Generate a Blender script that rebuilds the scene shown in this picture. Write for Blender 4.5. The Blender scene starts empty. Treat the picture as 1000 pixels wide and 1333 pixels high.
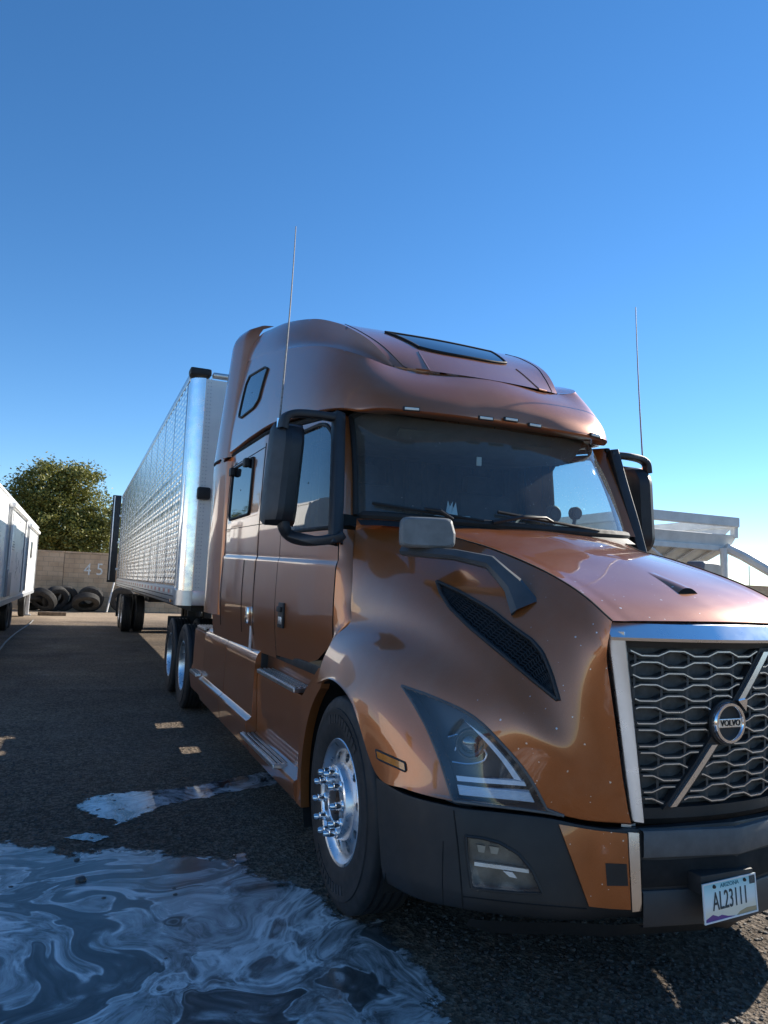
import bpy, bmesh, math, random
import numpy as np
from mathutils import Vector, Matrix
from mathutils.bvhtree import BVHTree

scene = bpy.context.scene
col = scene.collection
rnd = random.Random(7)

# ------------------------------------------------------------------ camera
CAM = np.array([-2.443015, -2.164063, 1.575663])
YAW, PITCH, ROLL, FPX = 0.397901, 0.101948, 0.039156, 930.388
_cy, _sy, _cp, _sp = math.cos(YAW), math.sin(YAW), math.cos(PITCH), math.sin(PITCH)
cf = np.array([_sy*_cp, _cy*_cp, _sp]); cr = np.array([_cy, -_sy, 0.0]); cu = np.cross(cr, cf)
cr, cu = math.cos(ROLL)*cr + math.sin(ROLL)*cu, -math.sin(ROLL)*cr + math.cos(ROLL)*cu
cam_data = bpy.data.cameras.new('camera')
cam = bpy.data.objects.new('camera', cam_data); col.objects.link(cam)
cam.matrix_world = Matrix(((cr[0], cu[0], -cf[0], CAM[0]), (cr[1], cu[1], -cf[1], CAM[1]),
                           (cr[2], cu[2], -cf[2], CAM[2]), (0, 0, 0, 1)))
cam_data.sensor_fit = 'HORIZONTAL'; cam_data.sensor_width = 36.0
cam_data.lens = FPX/1000*36.0
cam_data.clip_start = 0.05; cam_data.clip_end = 4000
scene.camera = cam

# ------------------------------------------------------------------ sky, sun, exposure
SUN_AZ, SUN_EL = math.radians(14), math.radians(30)       # azimuth from +X towards +Y
sun_dir = Vector((math.cos(SUN_EL)*math.cos(SUN_AZ), math.cos(SUN_EL)*math.sin(SUN_AZ), math.sin(SUN_EL)))
world = bpy.data.worlds.new('World'); scene.world = world; world.use_nodes = True
wn = world.node_tree.nodes; wl = world.node_tree.links
bg = wn['Background']
sky = wn.new('ShaderNodeTexSky'); sky.sky_type = 'NISHITA'; sky.sun_disc = False
sky.sun_elevation = SUN_EL; sky.sun_rotation = math.pi/2 - SUN_AZ
sky.air_density = 1.0; sky.dust_density = 0.0; sky.ozone_density = 3.0; sky.altitude = 1500
hs = wn.new('ShaderNodeHueSaturation'); hs.inputs['Saturation'].default_value = 1.22     # the phone's vivid rendering, over the whole sky
wl.new(sky.outputs[0], hs.inputs['Color']); wl.new(hs.outputs[0], bg.inputs[0]); bg.inputs[1].default_value = 0.10
sl = bpy.data.lights.new('sun', 'SUN'); sl.energy = 5.0; sl.angle = math.radians(0.53); sl.color = (1.0, 0.93, 0.82)
so = bpy.data.objects.new('sun', sl); col.objects.link(so)
so.rotation_euler = sun_dir.to_track_quat('Z', 'Y').to_euler()
scene.view_settings.view_transform = 'Standard'; scene.view_settings.look = 'None'
scene.view_settings.exposure = 0.95; scene.view_settings.gamma = 1.0
scene.view_settings.use_curve_mapping = False
scene.render.engine = 'CYCLES'

# ------------------------------------------------------------------ helpers
def pdir(x, y):
    return cf + (x-500)/FPX*cr - (y-666.5)/FPX*cu
def P(x, y, **k):
    """the point where the photograph's line of sight through (x, y) meets a plane X=, Y= or Z="""
    (n, v), = k.items(); i = 'XYZ'.index(n); d = pdir(x, y)
    return CAM + d*(v-CAM[i])/d[i]
def px_of(p):
    d = np.asarray(p)-CAM; z = d@cf
    return 500+FPX*(d@cr)/z, 666.5-FPX*(d@cu)/z

def mesh_obj(name, verts, faces, mat, parent=None, smooth=True, angle=35):
    me = bpy.data.meshes.new(name)
    me.from_pydata([tuple(map(float, v)) for v in verts], [], [tuple(f) for f in faces])
    me.validate(); me.update()
    if smooth:
        me.polygons.foreach_set('use_smooth', [True]*len(me.polygons))
        me.set_sharp_from_angle(angle=math.radians(angle))
    if mat: me.materials.append(mat)
    o = bpy.data.objects.new(name, me); col.objects.link(o)
    if parent: o.parent = parent
    return o
class MB:
    def __init__(s): s.v = []; s.f = []
    def add(s, v, f):
        n = len(s.v); s.v += [tuple(map(float, p)) for p in v]; s.f += [tuple(i+n for i in q) for q in f]; return s
    def box(s, c, d, bev=0.0, rz=0.0, rx=0.0, ry=0.0):
        hx, hy, hz = d[0]/2, d[1]/2, d[2]/2
        M = Matrix.Rotation(rz, 3, 'Z') @ Matrix.Rotation(ry, 3, 'Y') @ Matrix.Rotation(rx, 3, 'X')
        if bev <= 0:
            pts = [(x, y, z) for x in (-hx, hx) for y in (-hy, hy) for z in (-hz, hz)]
            fs = [(0, 1, 3, 2), (4, 6, 7, 5), (0, 4, 5, 1), (2, 3, 7, 6), (0, 2, 6, 4), (1, 5, 7, 3)]
        else:
            b = min(bev, hx*.98, hy*.98, hz*.98)
            bm = bmesh.new(); bmesh.ops.create_cube(bm, size=1)
            for v in bm.verts: v.co = Vector((v.co.x*2*hx, v.co.y*2*hy, v.co.z*2*hz))
            bmesh.ops.bevel(bm, geom=bm.edges[:], offset=b, segments=2, affect='EDGES', profile=0.6)
            bm.verts.index_update()
            pts = [tuple(v.co) for v in bm.verts]; fs = [[v.index for v in f.verts] for f in bm.faces]; bm.free()
        pts = [M @ Vector(p) + Vector(c) for p in pts]
        return s.add(pts, fs)
    def tube(s, pts, r, n=8, cap=True):
        pts = [Vector(p) for p in pts]; m = len(pts)
        rs = r if isinstance(r, (list, tuple)) else [r]*m
        V = []; up = None
        for i, p in enumerate(pts):
            t = (pts[min(i+1, m-1)]-pts[max(i-1, 0)]).normalized()
            if up is None:
                up = Vector((0, 0, 1)) if abs(t.z) < .9 else Vector((1, 0, 0))
            a = t.cross(up).normalized(); b = a.cross(t).normalized(); up = b
            for k in range(n):
                th = 2*math.pi*k/n
                V.append(p + (a*math.cos(th)+b*math.sin(th))*rs[i])
        F = [(i*n+k, i*n+(k+1) % n, (i+1)*n+(k+1) % n, (i+1)*n+k) for i in range(m-1) for k in range(n)]
        if cap: F += [tuple(range(n))[::-1], tuple((m-1)*n+k for k in range(n))]
        return s.add(V, F)
    def lathe(s, prof, n=48, axis='X', c=(0, 0, 0), close=False):
        """prof: list of (a, r), a along the axis"""
        V = []
        for a, r in prof:
            for k in range(n):
                th = 2*math.pi*k/n; q = (r*math.cos(th), r*math.sin(th))
                p = {'X': (a, q[0], q[1]), 'Y': (q[0], a, q[1]), 'Z': (q[0], q[1], a)}[axis]
                V.append((p[0]+c[0], p[1]+c[1], p[2]+c[2]))
        m = len(prof); F = []
        for i in range(m if close else m-1):
            j = (i+1) % m
            F += [(i*n+k, i*n+(k+1) % n, j*n+(k+1) % n, j*n+k) for k in range(n)]
        return s.add(V, F)
    def grid(s, G, flip=False):
        nv, nu = len(G), len(G[0]); V = [p for row in G for p in row]
        F = [(j*nu+i, j*nu+i+1, (j+1)*nu+i+1, (j+1)*nu+i) for j in range(nv-1) for i in range(nu-1)]
        if flip: F = [f[::-1] for f in F]
        return s.add(V, F)
    def prism(s, poly, vec):
        n = len(poly); vec = Vector(vec); A = [Vector(p) for p in poly]; B = [p+vec for p in A]
        return s.add(A+B, [tuple(range(n))[::-1], tuple(range(n, 2*n))] + [(i, (i+1) % n, n+(i+1) % n, n+i) for i in range(n)])
    def mirror(s):
        n = len(s.v); s.v += [(-x, y, z) for x, y, z in s.v]; s.f += [tuple(i+n for i in q[::-1]) for q in s.f]; return s
    def mirrored(s):
        m = MB(); m.v = [(-x, y, z) for x, y, z in s.v]; m.f = [q[::-1] for q in s.f]; return m
    def weld(s, d=1e-5):
        bm = bmesh.new(); vs = [bm.verts.new(v) for v in s.v]
        for f in s.f:
            try: bm.faces.new([vs[i] for i in f])
            except ValueError: pass
        bmesh.ops.remove_doubles(bm, verts=bm.verts[:], dist=d)
        bmesh.ops.recalc_face_normals(bm, faces=bm.faces[:])
        bm.verts.index_update(); s.v = [tuple(v.co) for v in bm.verts]; s.f = [tuple(v.index for v in f.verts) for f in bm.faces]; bm.free(); return s
    def build(s, name, mat, parent=None, smooth=True, angle=35):
        return mesh_obj(name, s.v, s.f, mat, parent, smooth, angle)
def both(mb, name, mat, parent=None, **k):
    """a part and its mirror twin on the truck's other side"""
    return mb.build(name, mat, parent, **k), mb.mirrored().build(name, mat, parent, **k)

def crom(pts, n):
    """Catmull-Rom through pts -> n samples (first axis)"""
    pts = np.asarray(pts, float); m = len(pts)
    ext = np.concatenate([[2*pts[0]-pts[1]], pts, [2*pts[-1]-pts[-2]]])
    t = np.linspace(0, m-1, n); i = np.minimum(t.astype(int), m-2); u = (t-i).reshape((-1,)+(1,)*(pts.ndim-1))
    p0, p1, p2, p3 = ext[i], ext[i+1], ext[i+2], ext[i+3]
    return .5*((2*p1)+(-p0+p2)*u+(2*p0-5*p1+4*p2-p3)*u*u+(-p0+3*p1-3*p2+p3)*u**3)
def patch(ctrl, nu, nv):
    c = np.asarray(ctrl, float)
    a = crom(c, nv); b = crom(np.swapaxes(a, 0, 1), nu)
    return np.swapaxes(b, 0, 1)
def resample(pl, n):
    pl = np.asarray(pl, float); d = np.r_[0, np.cumsum(np.linalg.norm(np.diff(pl, axis=0), axis=1))]
    t = np.linspace(0, d[-1], n)
    return np.stack([np.interp(t, d, pl[:, k]) for k in range(pl.shape[1])], 1)
def interp(x, xs, ys): return float(np.interp(x, xs, ys))
def smooth_line(pl, n): return resample(crom(pl, 12*len(pl)), n)

class Surf:
    """a surface that details are laid on"""
    def __init__(s, mb): s.b = BVHTree.FromPolygons([Vector(v) for v in mb.v], mb.f)
    def hit(s, x, y, off=0.0):
        d = Vector(pdir(x, y)).normalized()
        loc, n, _, _ = s.b.ray_cast(Vector(CAM), d)
        if loc is None:
            loc, n, _, _ = s.b.find_nearest(Vector(CAM)+d*3.2)
        if n.dot(d) > 0: n = -n
        return loc+n*off
    def drape(s, A, B, nu, nv, off, thick=0.0, mid=None):
        """loft between two pixel polylines, laid on the surface, with a rim of depth `thick`"""
        A = smooth_line(A, nu) if len(A) > 2 else resample(A, nu); B = smooth_line(B, nu) if len(B) > 2 else resample(B, nu)
        G = []; H = []
        for j in range(nv):
            w = j/(nv-1); row = A*(1-w)+B*w
            G.append([s.hit(x, y, off) for x, y in row]); H.append([s.hit(x, y, off-thick) for x, y in row])
        m = MB().grid(G)
        if thick:
            L = [(0, i) for i in range(nu)]+[(j, nu-1) for j in range(1, nv)]+[(nv-1, i) for i in range(nu-2, -1, -1)]+[(j, 0) for j in range(nv-2, 0, -1)]
            m.grid([[G[j][i] for j, i in L]+[G[0][0]], [H[j][i] for j, i in L]+[H[0][0]]])
        return m
    def line(s, pl, r, off=0.0, n=None, closed=False):
        if closed: pl = list(pl)+[pl[0]]
        n = n or max(6, int(sum(math.dist(pl[i], pl[i+1]) for i in range(len(pl)-1))/6))
        q = resample(pl, n) if closed or len(pl) < 3 else smooth_line(pl, n)
        return [s.hit(x, y, off) for x, y in q]

# ---------------------------------------------------------------- materials
MATS = {}
def nodes_of(name):
    m = bpy.data.materials.new(name); m.use_nodes = True
    return m, m.node_tree.nodes, m.node_tree.links, m.node_tree.nodes['Principled BSDF']
def ramp(N, stops, interp_='LINEAR'):
    r = N.new('ShaderNodeValToRGB'); e = r.color_ramp.elements; r.color_ramp.interpolation = interp_
    e[0].position, e[0].color = stops[0][0], (*stops[0][1], 1); e[1].position, e[1].color = stops[-1][0], (*stops[-1][1], 1)
    for p, c in stops[1:-1]:
        q = e.new(p); q.color = (*c, 1)
    return r
def g3(v): return (v, v, v)
def noise(N, L, scale, detail=4, rough=.6, coord='Object', vec=None, dist=0.0):
    t = N.new('ShaderNodeTexNoise'); t.inputs['Scale'].default_value = scale; t.inputs['Detail'].default_value = detail
    t.inputs['Roughness'].default_value = rough; t.inputs['Distortion'].default_value = dist
    if vec is None:
        c = N.new('ShaderNodeTexCoord'); vec = c.outputs[coord]
    L.new(vec, t.inputs['Vector']); return t
def mat(name, color, rough=.5, metal=0.0, coat=0.0, vary=.12, nscale=6.0, bump=0.0, bscale=60.0, rvary=.12, spec=.5, ior=1.5):
    if name in MATS: return MATS[name]
    m, N, L, b = nodes_of(name)
    t = noise(N, L, nscale, 6)
    lo = tuple(max(0, c*(1-vary)) for c in color); hi = tuple(min(1, c*(1+vary)) for c in color)
    r = ramp(N, [(.3, lo), (.7, hi)]); L.new(t.outputs['Fac'], r.inputs[0]); L.new(r.outputs[0], b.inputs['Base Color'])
    rr = N.new('ShaderNodeMapRange'); rr.inputs['From Min'].default_value = .3; rr.inputs['From Max'].default_value = .7
    rr.inputs['To Min'].default_value = max(0.02, rough*(1-rvary)); rr.inputs['To Max'].default_value = min(1, rough*(1+rvary))
    t2 = noise(N, L, nscale*2.7, 5); L.new(t2.outputs['Fac'], rr.inputs['Value']); L.new(rr.outputs[0], b.inputs['Roughness'])
    b.inputs['Metallic'].default_value = metal; b.inputs['Coat Weight'].default_value = coat; b.inputs['Coat Roughness'].default_value = .03
    b.inputs['Specular IOR Level'].default_value = spec; b.inputs['IOR'].default_value = ior
    if bump:
        t3 = noise(N, L, bscale, 4); bp = N.new('ShaderNodeBump'); bp.inputs['Strength'].default_value = bump; bp.inputs['Distance'].default_value = .01
        L.new(t3.outputs['Fac'], bp.inputs['Height']); L.new(bp.outputs[0], b.inputs['Normal'])
    MATS[name] = m; return m

def make_paint(name, specks=True):
    m, N, L, b = nodes_of(name)
    co = N.new('ShaderNodeTexCoord')
    fl = noise(N, L, 900, 2, vec=co.outputs['Object'])                # flakes
    cr_ = ramp(N, [(.35, (.31, .092, .023)), (.65, (.45, .142, .038))]); L.new(fl.outputs['Fac'], cr_.inputs[0])
    # road dust film
    du = noise(N, L, 2.2, 7, .65, vec=co.outputs['Object'])
    dm = ramp(N, [(.45, g3(0.0)), (.8, g3(.22))]); L.new(du.outputs['Fac'], dm.inputs[0])
    mx = N.new('ShaderNodeMix'); mx.data_type = 'RGBA'; L.new(dm.outputs[0], mx.inputs['Factor']); L.new(cr_.outputs[0], mx.inputs[6]); mx.inputs[7].default_value = (.42, .30, .21, 1)
    out = mx.outputs[2]
    b.inputs['Metallic'].default_value = .50
    b.inputs['Coat Weight'].default_value = 1.0; b.inputs['Coat Roughness'].default_value = .025; b.inputs['Coat IOR'].default_value = 1.55
    rr = N.new('ShaderNodeMapRange'); L.new(du.outputs['Fac'], rr.inputs['Value']); rr.inputs['To Min'].default_value = .24; rr.inputs['To Max'].default_value = .38
    L.new(rr.outputs[0], b.inputs['Roughness'])
    if specks:   # chipped paint and dried insects round the nose
        vo = N.new('ShaderNodeTexVoronoi'); vo.inputs['Scale'].default_value = 48; L.new(co.outputs['Object'], vo.inputs['Vector'])
        vo.feature = 'F1'
        wn_ = noise(N, L, 60, 3, vec=co.outputs['Object'])
        sz = N.new('ShaderNodeMath'); sz.operation = 'MULTIPLY_ADD'; sz.inputs[1].default_value = .10; sz.inputs[2].default_value = -.025; L.new(wn_.outputs['Fac'], sz.inputs[0])
        lt = N.new('ShaderNodeMath'); lt.operation = 'LESS_THAN'; L.new(vo.outputs['Distance'], lt.inputs[0])
        sc = N.new('ShaderNodeSeparateColor'); L.new(vo.outputs['Color'], sc.inputs[0])
        pick = N.new('ShaderNodeMath'); pick.operation = 'LESS_THAN'; pick.inputs[1].default_value = .30; L.new(sc.outputs[0], pick.inputs[0])
        s2 = N.new('ShaderNodeMath'); s2.operation = 'MULTIPLY'; L.new(sz.outputs[0], s2.inputs[0]); L.new(sc.outputs[1], s2.inputs[1])
        s3 = N.new('ShaderNodeMath'); s3.operation = 'MULTIPLY'; s3.inputs[1].default_value = 7.5; L.new(s2.outputs[0], s3.inputs[0]); L.new(s3.outputs[0], lt.inputs[1])
        an = N.new('ShaderNodeMath'); an.operation = 'MULTIPLY'; L.new(lt.outputs[0], an.inputs[0]); L.new(pick.outputs[0], an.inputs[1])
        sp = N.new('ShaderNodeSeparateXYZ'); L.new(co.outputs['Object'], sp.inputs[0])
        mr = N.new('ShaderNodeMapRange'); L.new(sp.outputs['Y'], mr.inputs['Value']); mr.inputs['From Min'].default_value = .55; mr.inputs['From Max'].default_value = .1
        a2 = N.new('ShaderNodeMath'); a2.operation = 'MULTIPLY'; L.new(an.outputs[0], a2.inputs[0]); L.new(mr.outputs[0], a2.inputs[1])
        m2 = N.new('ShaderNodeMix'); m2.data_type = 'RGBA'; L.new(a2.outputs[0], m2.inputs['Factor']); L.new(out, m2.inputs[6]); m2.inputs[7].default_value = (.75, .68, .6, 1)
        out = m2.outputs[2]
    L.new(out, b.inputs['Base Color'])
    MATS[name] = m; return m
def make_glass(name, tint=(.75, .85, .85), boost=1.7, wet=False):
    m, N, L, b = nodes_of(name); N.remove(b)
    o = N['Material Output']
    tr = N.new('ShaderNodeBsdfTransparent'); tr.inputs[0].default_value = (*tint, 1)
    gl = N.new('ShaderNodeBsdfGlossy'); gl.inputs['Roughness'].default_value = .01
    lw = N.new('ShaderNodeLayerWeight'); lw.inputs[0].default_value = .5
    pw = N.new('ShaderNodeMath'); pw.operation = 'POWER'; pw.inputs[1].default_value = 5; L.new(lw.outputs['Facing'], pw.inputs[0])
    mu = N.new('ShaderNodeMath'); mu.operation = 'MULTIPLY_ADD'; mu.inputs[1].default_value = .95*boost; mu.inputs[2].default_value = .04*boost; mu.use_clamp = True; L.new(pw.outputs[0], mu.inputs[0])
    mx = N.new('ShaderNodeMixShader'); L.new(mu.outputs[0], mx.inputs[0]); L.new(tr.outputs[0], mx.inputs[1]); L.new(gl.outputs[0], mx.inputs[2])
    last = mx.outputs[0]
    # thin film of dust and dried water drops
    df = N.new('ShaderNodeBsdfDiffuse'); df.inputs[0].default_value = (.75, .76, .74, 1)
    t = noise(N, L, 3.0, 6, .7); r = ramp(N, [(.4, g3(.012 if not wet else .055)), (.75, g3(.05 if not wet else .075))]); L.new(t.outputs['Fac'], r.inputs[0])
    fac = r.outputs[0]
    if wet:
        co = N.new('ShaderNodeTexCoord')
        vo = N.new('ShaderNodeTexVoronoi'); vo.inputs['Scale'].default_value = 100; L.new(co.outputs['Object'], vo.inputs['Vector'])
        lt = N.new('ShaderNodeMath'); lt.operation = 'LESS_THAN'; lt.inputs[1].default_value = .24; L.new(vo.outputs['Distance'], lt.inputs[0])
        sc = N.new('ShaderNodeSeparateColor'); L.new(vo.outputs['Color'], sc.inputs[0])
        n2 = noise(N, L, 5.0, 3, vec=co.outputs['Object'])
        sp = N.new('ShaderNodeSeparateXYZ'); L.new(co.outputs['Object'], sp.inputs[0])
        mr = N.new('ShaderNodeMapRange'); L.new(sp.outputs['X'], mr.inputs['Value']); mr.inputs['From Min'].default_value = .1; mr.inputs['From Max'].default_value = .9; mr.inputs['To Max'].default_value = .42
        ad = N.new('ShaderNodeMath'); ad.operation = 'MULTIPLY_ADD'; ad.inputs[1].default_value = .9; ad.inputs[2].default_value = -.52; L.new(n2.outputs['Fac'], ad.inputs[0])
        ad2 = N.new('ShaderNodeMath'); ad2.operation = 'ADD'; L.new(ad.outputs[0], ad2.inputs[0]); L.new(mr.outputs[0], ad2.inputs[1])
        pk = N.new('ShaderNodeMath'); pk.operation = 'LESS_THAN'; L.new(sc.outputs[0], pk.inputs[0]); L.new(ad2.outputs[0], pk.inputs[1])
        an = N.new('ShaderNodeMath'); an.operation = 'MULTIPLY'; L.new(lt.outputs[0], an.inputs[0]); L.new(pk.outputs[0], an.inputs[1])
        sc2 = N.new('ShaderNodeMath'); sc2.operation = 'MULTIPLY_ADD'; sc2.inputs[1].default_value = .3; L.new(an.outputs[0], sc2.inputs[0]); L.new(fac, sc2.inputs[2])
        fac = sc2.outputs[0]
    m2 = N.new('ShaderNodeMixShader'); L.new(fac, m2.inputs[0]); L.new(last, m2.inputs[1]); L.new(df.outputs[0], m2.inputs[2])
    L.new(m2.outputs[0], o.inputs['Surface'])
    MATS[name] = m; return m

paint = make_paint('copper_paint')
paint_cab = make_paint('copper_paint_cab', specks=False)
black_plastic = mat('black_plastic', (.017, .0172, .018), .55, bump=.12, bscale=400, vary=.25)
grey_plastic = mat('grey_plastic', (.10, .105, .11), .6, bump=.1, bscale=300, vary=.2, nscale=14)
mirror_plastic = mat('mirror_plastic', (.018, .02, .024), .5, vary=.3, bump=.08, bscale=300)
rubber_seal = mat('rubber_seal', (.012, .012, .012), .7)
dark_gap = mat('dark_gap', (.006, .006, .006), .9)
satin_chrome = mat('satin_chrome', (.84, .86, .89), .30, 1.0, vary=.03, rvary=.15)
chrome = mat('chrome', (.85, .86, .88), .07, 1.0, vary=.04, rvary=.5)
alloy = mat('alloy', (.78, .80, .83), .33, 1.0, vary=.08, nscale=9, rvary=.4, bump=.02, bscale=40)
steel_step = mat('steel_step', (.62, .63, .65), .3, 1.0, vary=.15, nscale=20)
tyre_rubber = mat('tyre_rubber', (.018, .018, .019), .62, vary=.35, nscale=8, bump=.1, bscale=150)
chassis_black = mat('chassis_black', (.015, .015, .016), .6, vary=.4)
rust_hub = mat('rust_hub', (.10, .05, .028), .7, vary=.5, nscale=25, bump=.3, bscale=60)
dark_glass = mat('dark_glass', (.012, .016, .02), .03, 0, vary=.1, spec=1.0, ior=1.9, rvary=.5)
white_plastic = mat('white_plastic', (.75, .76, .76), .4, vary=.06)
amber = mat('amber_lens', (.55, .16, .01), .15, coat=1, vary=.15, nscale=30)
lamp_white = mat('lamp_reflector', (.82, .87, .92), .3, 0, vary=.06, nscale=30)
cabin_dark = mat('cabin_trim', (.03, .035, .04), .7, vary=.3)
cabin_grey = mat('cabin_headliner', (.13, .125, .115), .85, vary=.2)
fabric_dark = mat('seat_fabric', (.022, .026, .034), .9, vary=.3)
glass = make_glass('window_glass', (.72, .80, .80), 1.8)
windshield_glass = make_glass('windshield_glass', (.62, .74, .76), 1.5, wet=True)
lens_glass = make_glass('lens_glass', (.80, .86, .92), 1.4)

def empty(name, loc=(0, 0, 0), rz=0.0):
    o = bpy.data.objects.new(name, None); col.objects.link(o); o.location = loc; o.rotation_euler = (0, 0, rz); o.empty_display_size = .2
    return o
def tag(o, label, cat, group=None):
    o['label'] = label; o['category'] = cat
    if group: o['group'] = group
    return o
def structure(o, label=None):
    o['kind'] = 'structure'
    if label: o['label'] = label
    return o
def copy_tree(o, parent=None):
    c = o.copy(); col.objects.link(c); c.parent = parent
    for ch in o.children: copy_tree(ch, c)
    return c
def text_mesh(txt, size, extrude=.002, xscale=1.0):
    cu_ = bpy.data.curves.new('txt', 'FONT'); cu_.body = txt; cu_.size = size; cu_.extrude = extrude; cu_.align_x = 'CENTER'; cu_.align_y = 'CENTER'; cu_.resolution_u = 3
    o = bpy.data.objects.new('txt', cu_); me = bpy.data.meshes.new_from_object(o)
    m = MB(); m.v = [(v.co.x*xscale, v.co.y, v.co.z) for v in me.vertices]; m.f = [tuple(p.vertices) for p in me.polygons]
    bpy.data.objects.remove(o); bpy.data.curves.remove(cu_); bpy.data.meshes.remove(me); return m

# ================================================================== THE TRUCK
truck = empty('semi_truck', (0, 0, 0))
tag(truck, 'copper brown metallic semi truck tractor with high sleeper roof, chrome grille frame and black bumper', 'truck')

# ---- hood: side (fender) patch, rows from the crease down, columns from grille back to the cab
R0 = [(797,808,-.555),(760,775,-.556),(721,750,-.565),(680,730,-.575),(637,713,-.59),(610,705,-.605),(593,700,-.62),(556,690,-.70),(518,684,-.80),(463,690,-.99)]
R1 = [(790,850,None,.05),(764,818,None,.09),(728,800,-.645),(685,772,-.665),(638,745,-.69),(607,733,-.72),(583,726,-.75),(552,716,-.815),(512,712,-.895),(460,722,-1.025)]
R2 = [(794,890,None,.052),(768,870,None,.10),(735,860,-.685),(690,820,-.725),(640,785,-.775),(605,768,-.81),(575,755,-.845),(545,745,-.90),(505,742,-.96),(459,755,-1.04)]
R3 = [(801,940,None,.055),(772,930,None,.11),(738,930,-.705),(702,895,-.755),(660,858,-.815),(622,830,-.86),(588,808,-.905),(553,790,-.95),(508,778,-1.0),(457,785,-1.05)]
R4 = [(807,985,None,.058),(776,985,None,.12),(741,998,-.705),(712,962,-.78),(678,925,-.855),(640,893,-.905),(600,865,-.945),(560,838,-.98),(510,815,-1.015),(456,810,-1.06)]
R5 = [(811,1015,None,.06),(774,1018,None,.125),(731,1020,-.715),(687,985,-.835),(640,945,-.93),(592,908,-.995),(552,878,-1.04),(510,850,-1.085),(470,832,-1.115),(437,828,-1.115)]
R6 = [(815,1038,None,.06),(771,1040,None,.128),(725,1035,-.722),(672,1010,-.865),(617,977,-.985),(562,942,-1.065),(523,912,-1.115),(487,878,-1.155),(452,855,-1.17),(423,853,-1.165)]
R7 = [(818,1056,None,.06),(768,1056,None,.13),(719,1048,-.725),(660,1032,-.885),(603,1012,-1.025),(543,990,-1.125),(502,962,-1.175),(468,897,-1.195),(441,871,-1.20),(416,873,-1.19)]
R8 = [(822,1072,None,.06),(765,1068,None,.132),(714,1058,-.728),(650,1050,-.905),(590,1043,-1.05),(528,1027,-1.155),(489,1006,-1.195),(458,916,-1.21),(432,885,-1.212),(412,889,-1.20)]
def row(R): return [P(r[0], r[1], X=r[2]) if r[2] is not None else P(r[0], r[1], Y=r[3]) for r in R]
ctrl = [row(r) for r in (R0, R1, R2, R3, R4, R5, R6, R7, R8)]
ctrl = np.array(ctrl)
ctrl[4, 2:8, 0] += .016; ctrl[5, 2:8, 0] -= .006     # crisper valley between hood side and fender
sm = ctrl.copy()      # take the tracing jitter out of the inner points
for _ in range(2):
    s2 = sm.copy(); s2[1:-1, 1:-1] = .7*sm[1:-1, 1:-1]+.15*(sm[1:-1, :-2]+sm[1:-1, 2:]); s2[1:4, 1:-1] = .75*s2[1:4, 1:-1]+.125*(sm[0:3, 1:-1]+sm[2:5, 1:-1]); sm = s2
side = patch(sm, 150, 120)
for _ in range(75):      # fair the panel
    side[1:-1, 1:-1] = .5*side[1:-1, 1:-1]+.125*(side[:-2, 1:-1]+side[2:, 1:-1]+side[1:-1, :-2]+side[1:-1, 2:])
# rolled lip at the wheel arch and bottom edge
lip = side[-1].copy(); lip[:, 0] += .045; lip[:, 1] += np.linspace(.05, 0, 150); lip2 = side[-1].copy(); lip2[:, 0] += .012; lip2[:, 2] -= .004
side_lip = np.concatenate([side, [lip2], [lip]])
hood_side = MB().grid(side)
HS = Surf(hood_side)
# ---- hood top between the creases
cre = side[0]
cen = crom([(0,-.012,1.482),(0,.10,1.545),(0,.30,1.635),(0,.60,1.745),(0,.95,1.845),(0,1.20,1.905),(0,1.36,1.935)], 150)
top = []
for w in np.linspace(0, 1, 40):       # 0 crease .. 1 centre
    e = 1-(1-w)**1.7
    q = cre*(1-w)+cen*w; z = cre[:, 2]*(1-e)+cen[:, 2]*e
    yy = cre[:, 1]*(1-e)+cen[:, 1]*e
    wave = .004*math.exp(-((w-.10)/.05)**2)*np.linspace(.3, 1, 150)       # shallow gutter just inside the crease
    top.append(np.stack([q[:, 0], yy, z-wave], 1))
hood_top = MB().grid(top)
HT = Surf(hood_top)
# cut the hood open where headlight and vent sit
HL_L = [(523.6,893),(541,920),(558,952),(575,995),(590,1043)]
HL_R = [(523.6,893),(568,909),(616,933),(654,969),(688,1010),(714,1058)]
VENT_T = [(569,757),(596,769),(638,793),(670,818),(692,833),(706,849),(718,878),(728,913)]
VENT_B = [(569,757),(574,772),(586,791),(612,817),(654,852),(692,884),(728,913)]
def inside(poly, x, y):
    c = False; n = len(poly)
    for i in range(n):
        x1, y1 = poly[i]; x2, y2 = poly[(i+1) % n]
        if (y1 > y) != (y2 > y) and x < (x2-x1)*(y-y1)/(y2-y1)+x1: c = not c
    return c
def shrink(poly, k):
    cx = sum(p[0] for p in poly)/len(poly); cy = sum(p[1] for p in poly)/len(poly)
    return [(cx+(p[0]-cx)*k, cy+(p[1]-cy)*k) for p in poly]
hl_poly = shrink([tuple(p) for p in smooth_line(HL_L, 20)]+[tuple(p) for p in smooth_line(HL_R, 30)][::-1], .97)
vent_poly = shrink([tuple(p) for p in resample(VENT_T, 30)]+[tuple(p) for p in resample(VENT_B, 30)][::-1], .96)
def cut(mb, polys):
    pv = [px_of(v) for v in mb.v]
    mb.f = [f for f in mb.f if not any(inside(pl, sum(pv[i][0] for i in f)/len(f), sum(pv[i][1] for i in f)/len(f)) for pl in polys)]
    return mb
hood_mesh = cut(MB().grid(side_lip), [hl_poly, vent_poly]); hood_mesh.grid(top, True)
hood_mesh.mirror().weld(2e-4)
hood = hood_mesh.build('hood', paint, truck, angle=50)

# crease shut line, runs round the nose
m = MB().tube([Vector(p)+Vector((-.001, 0, .001)) for p in side[0][:128:3]], .0038, 6); both(m, 'shut_line', dark_gap, hood)
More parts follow.
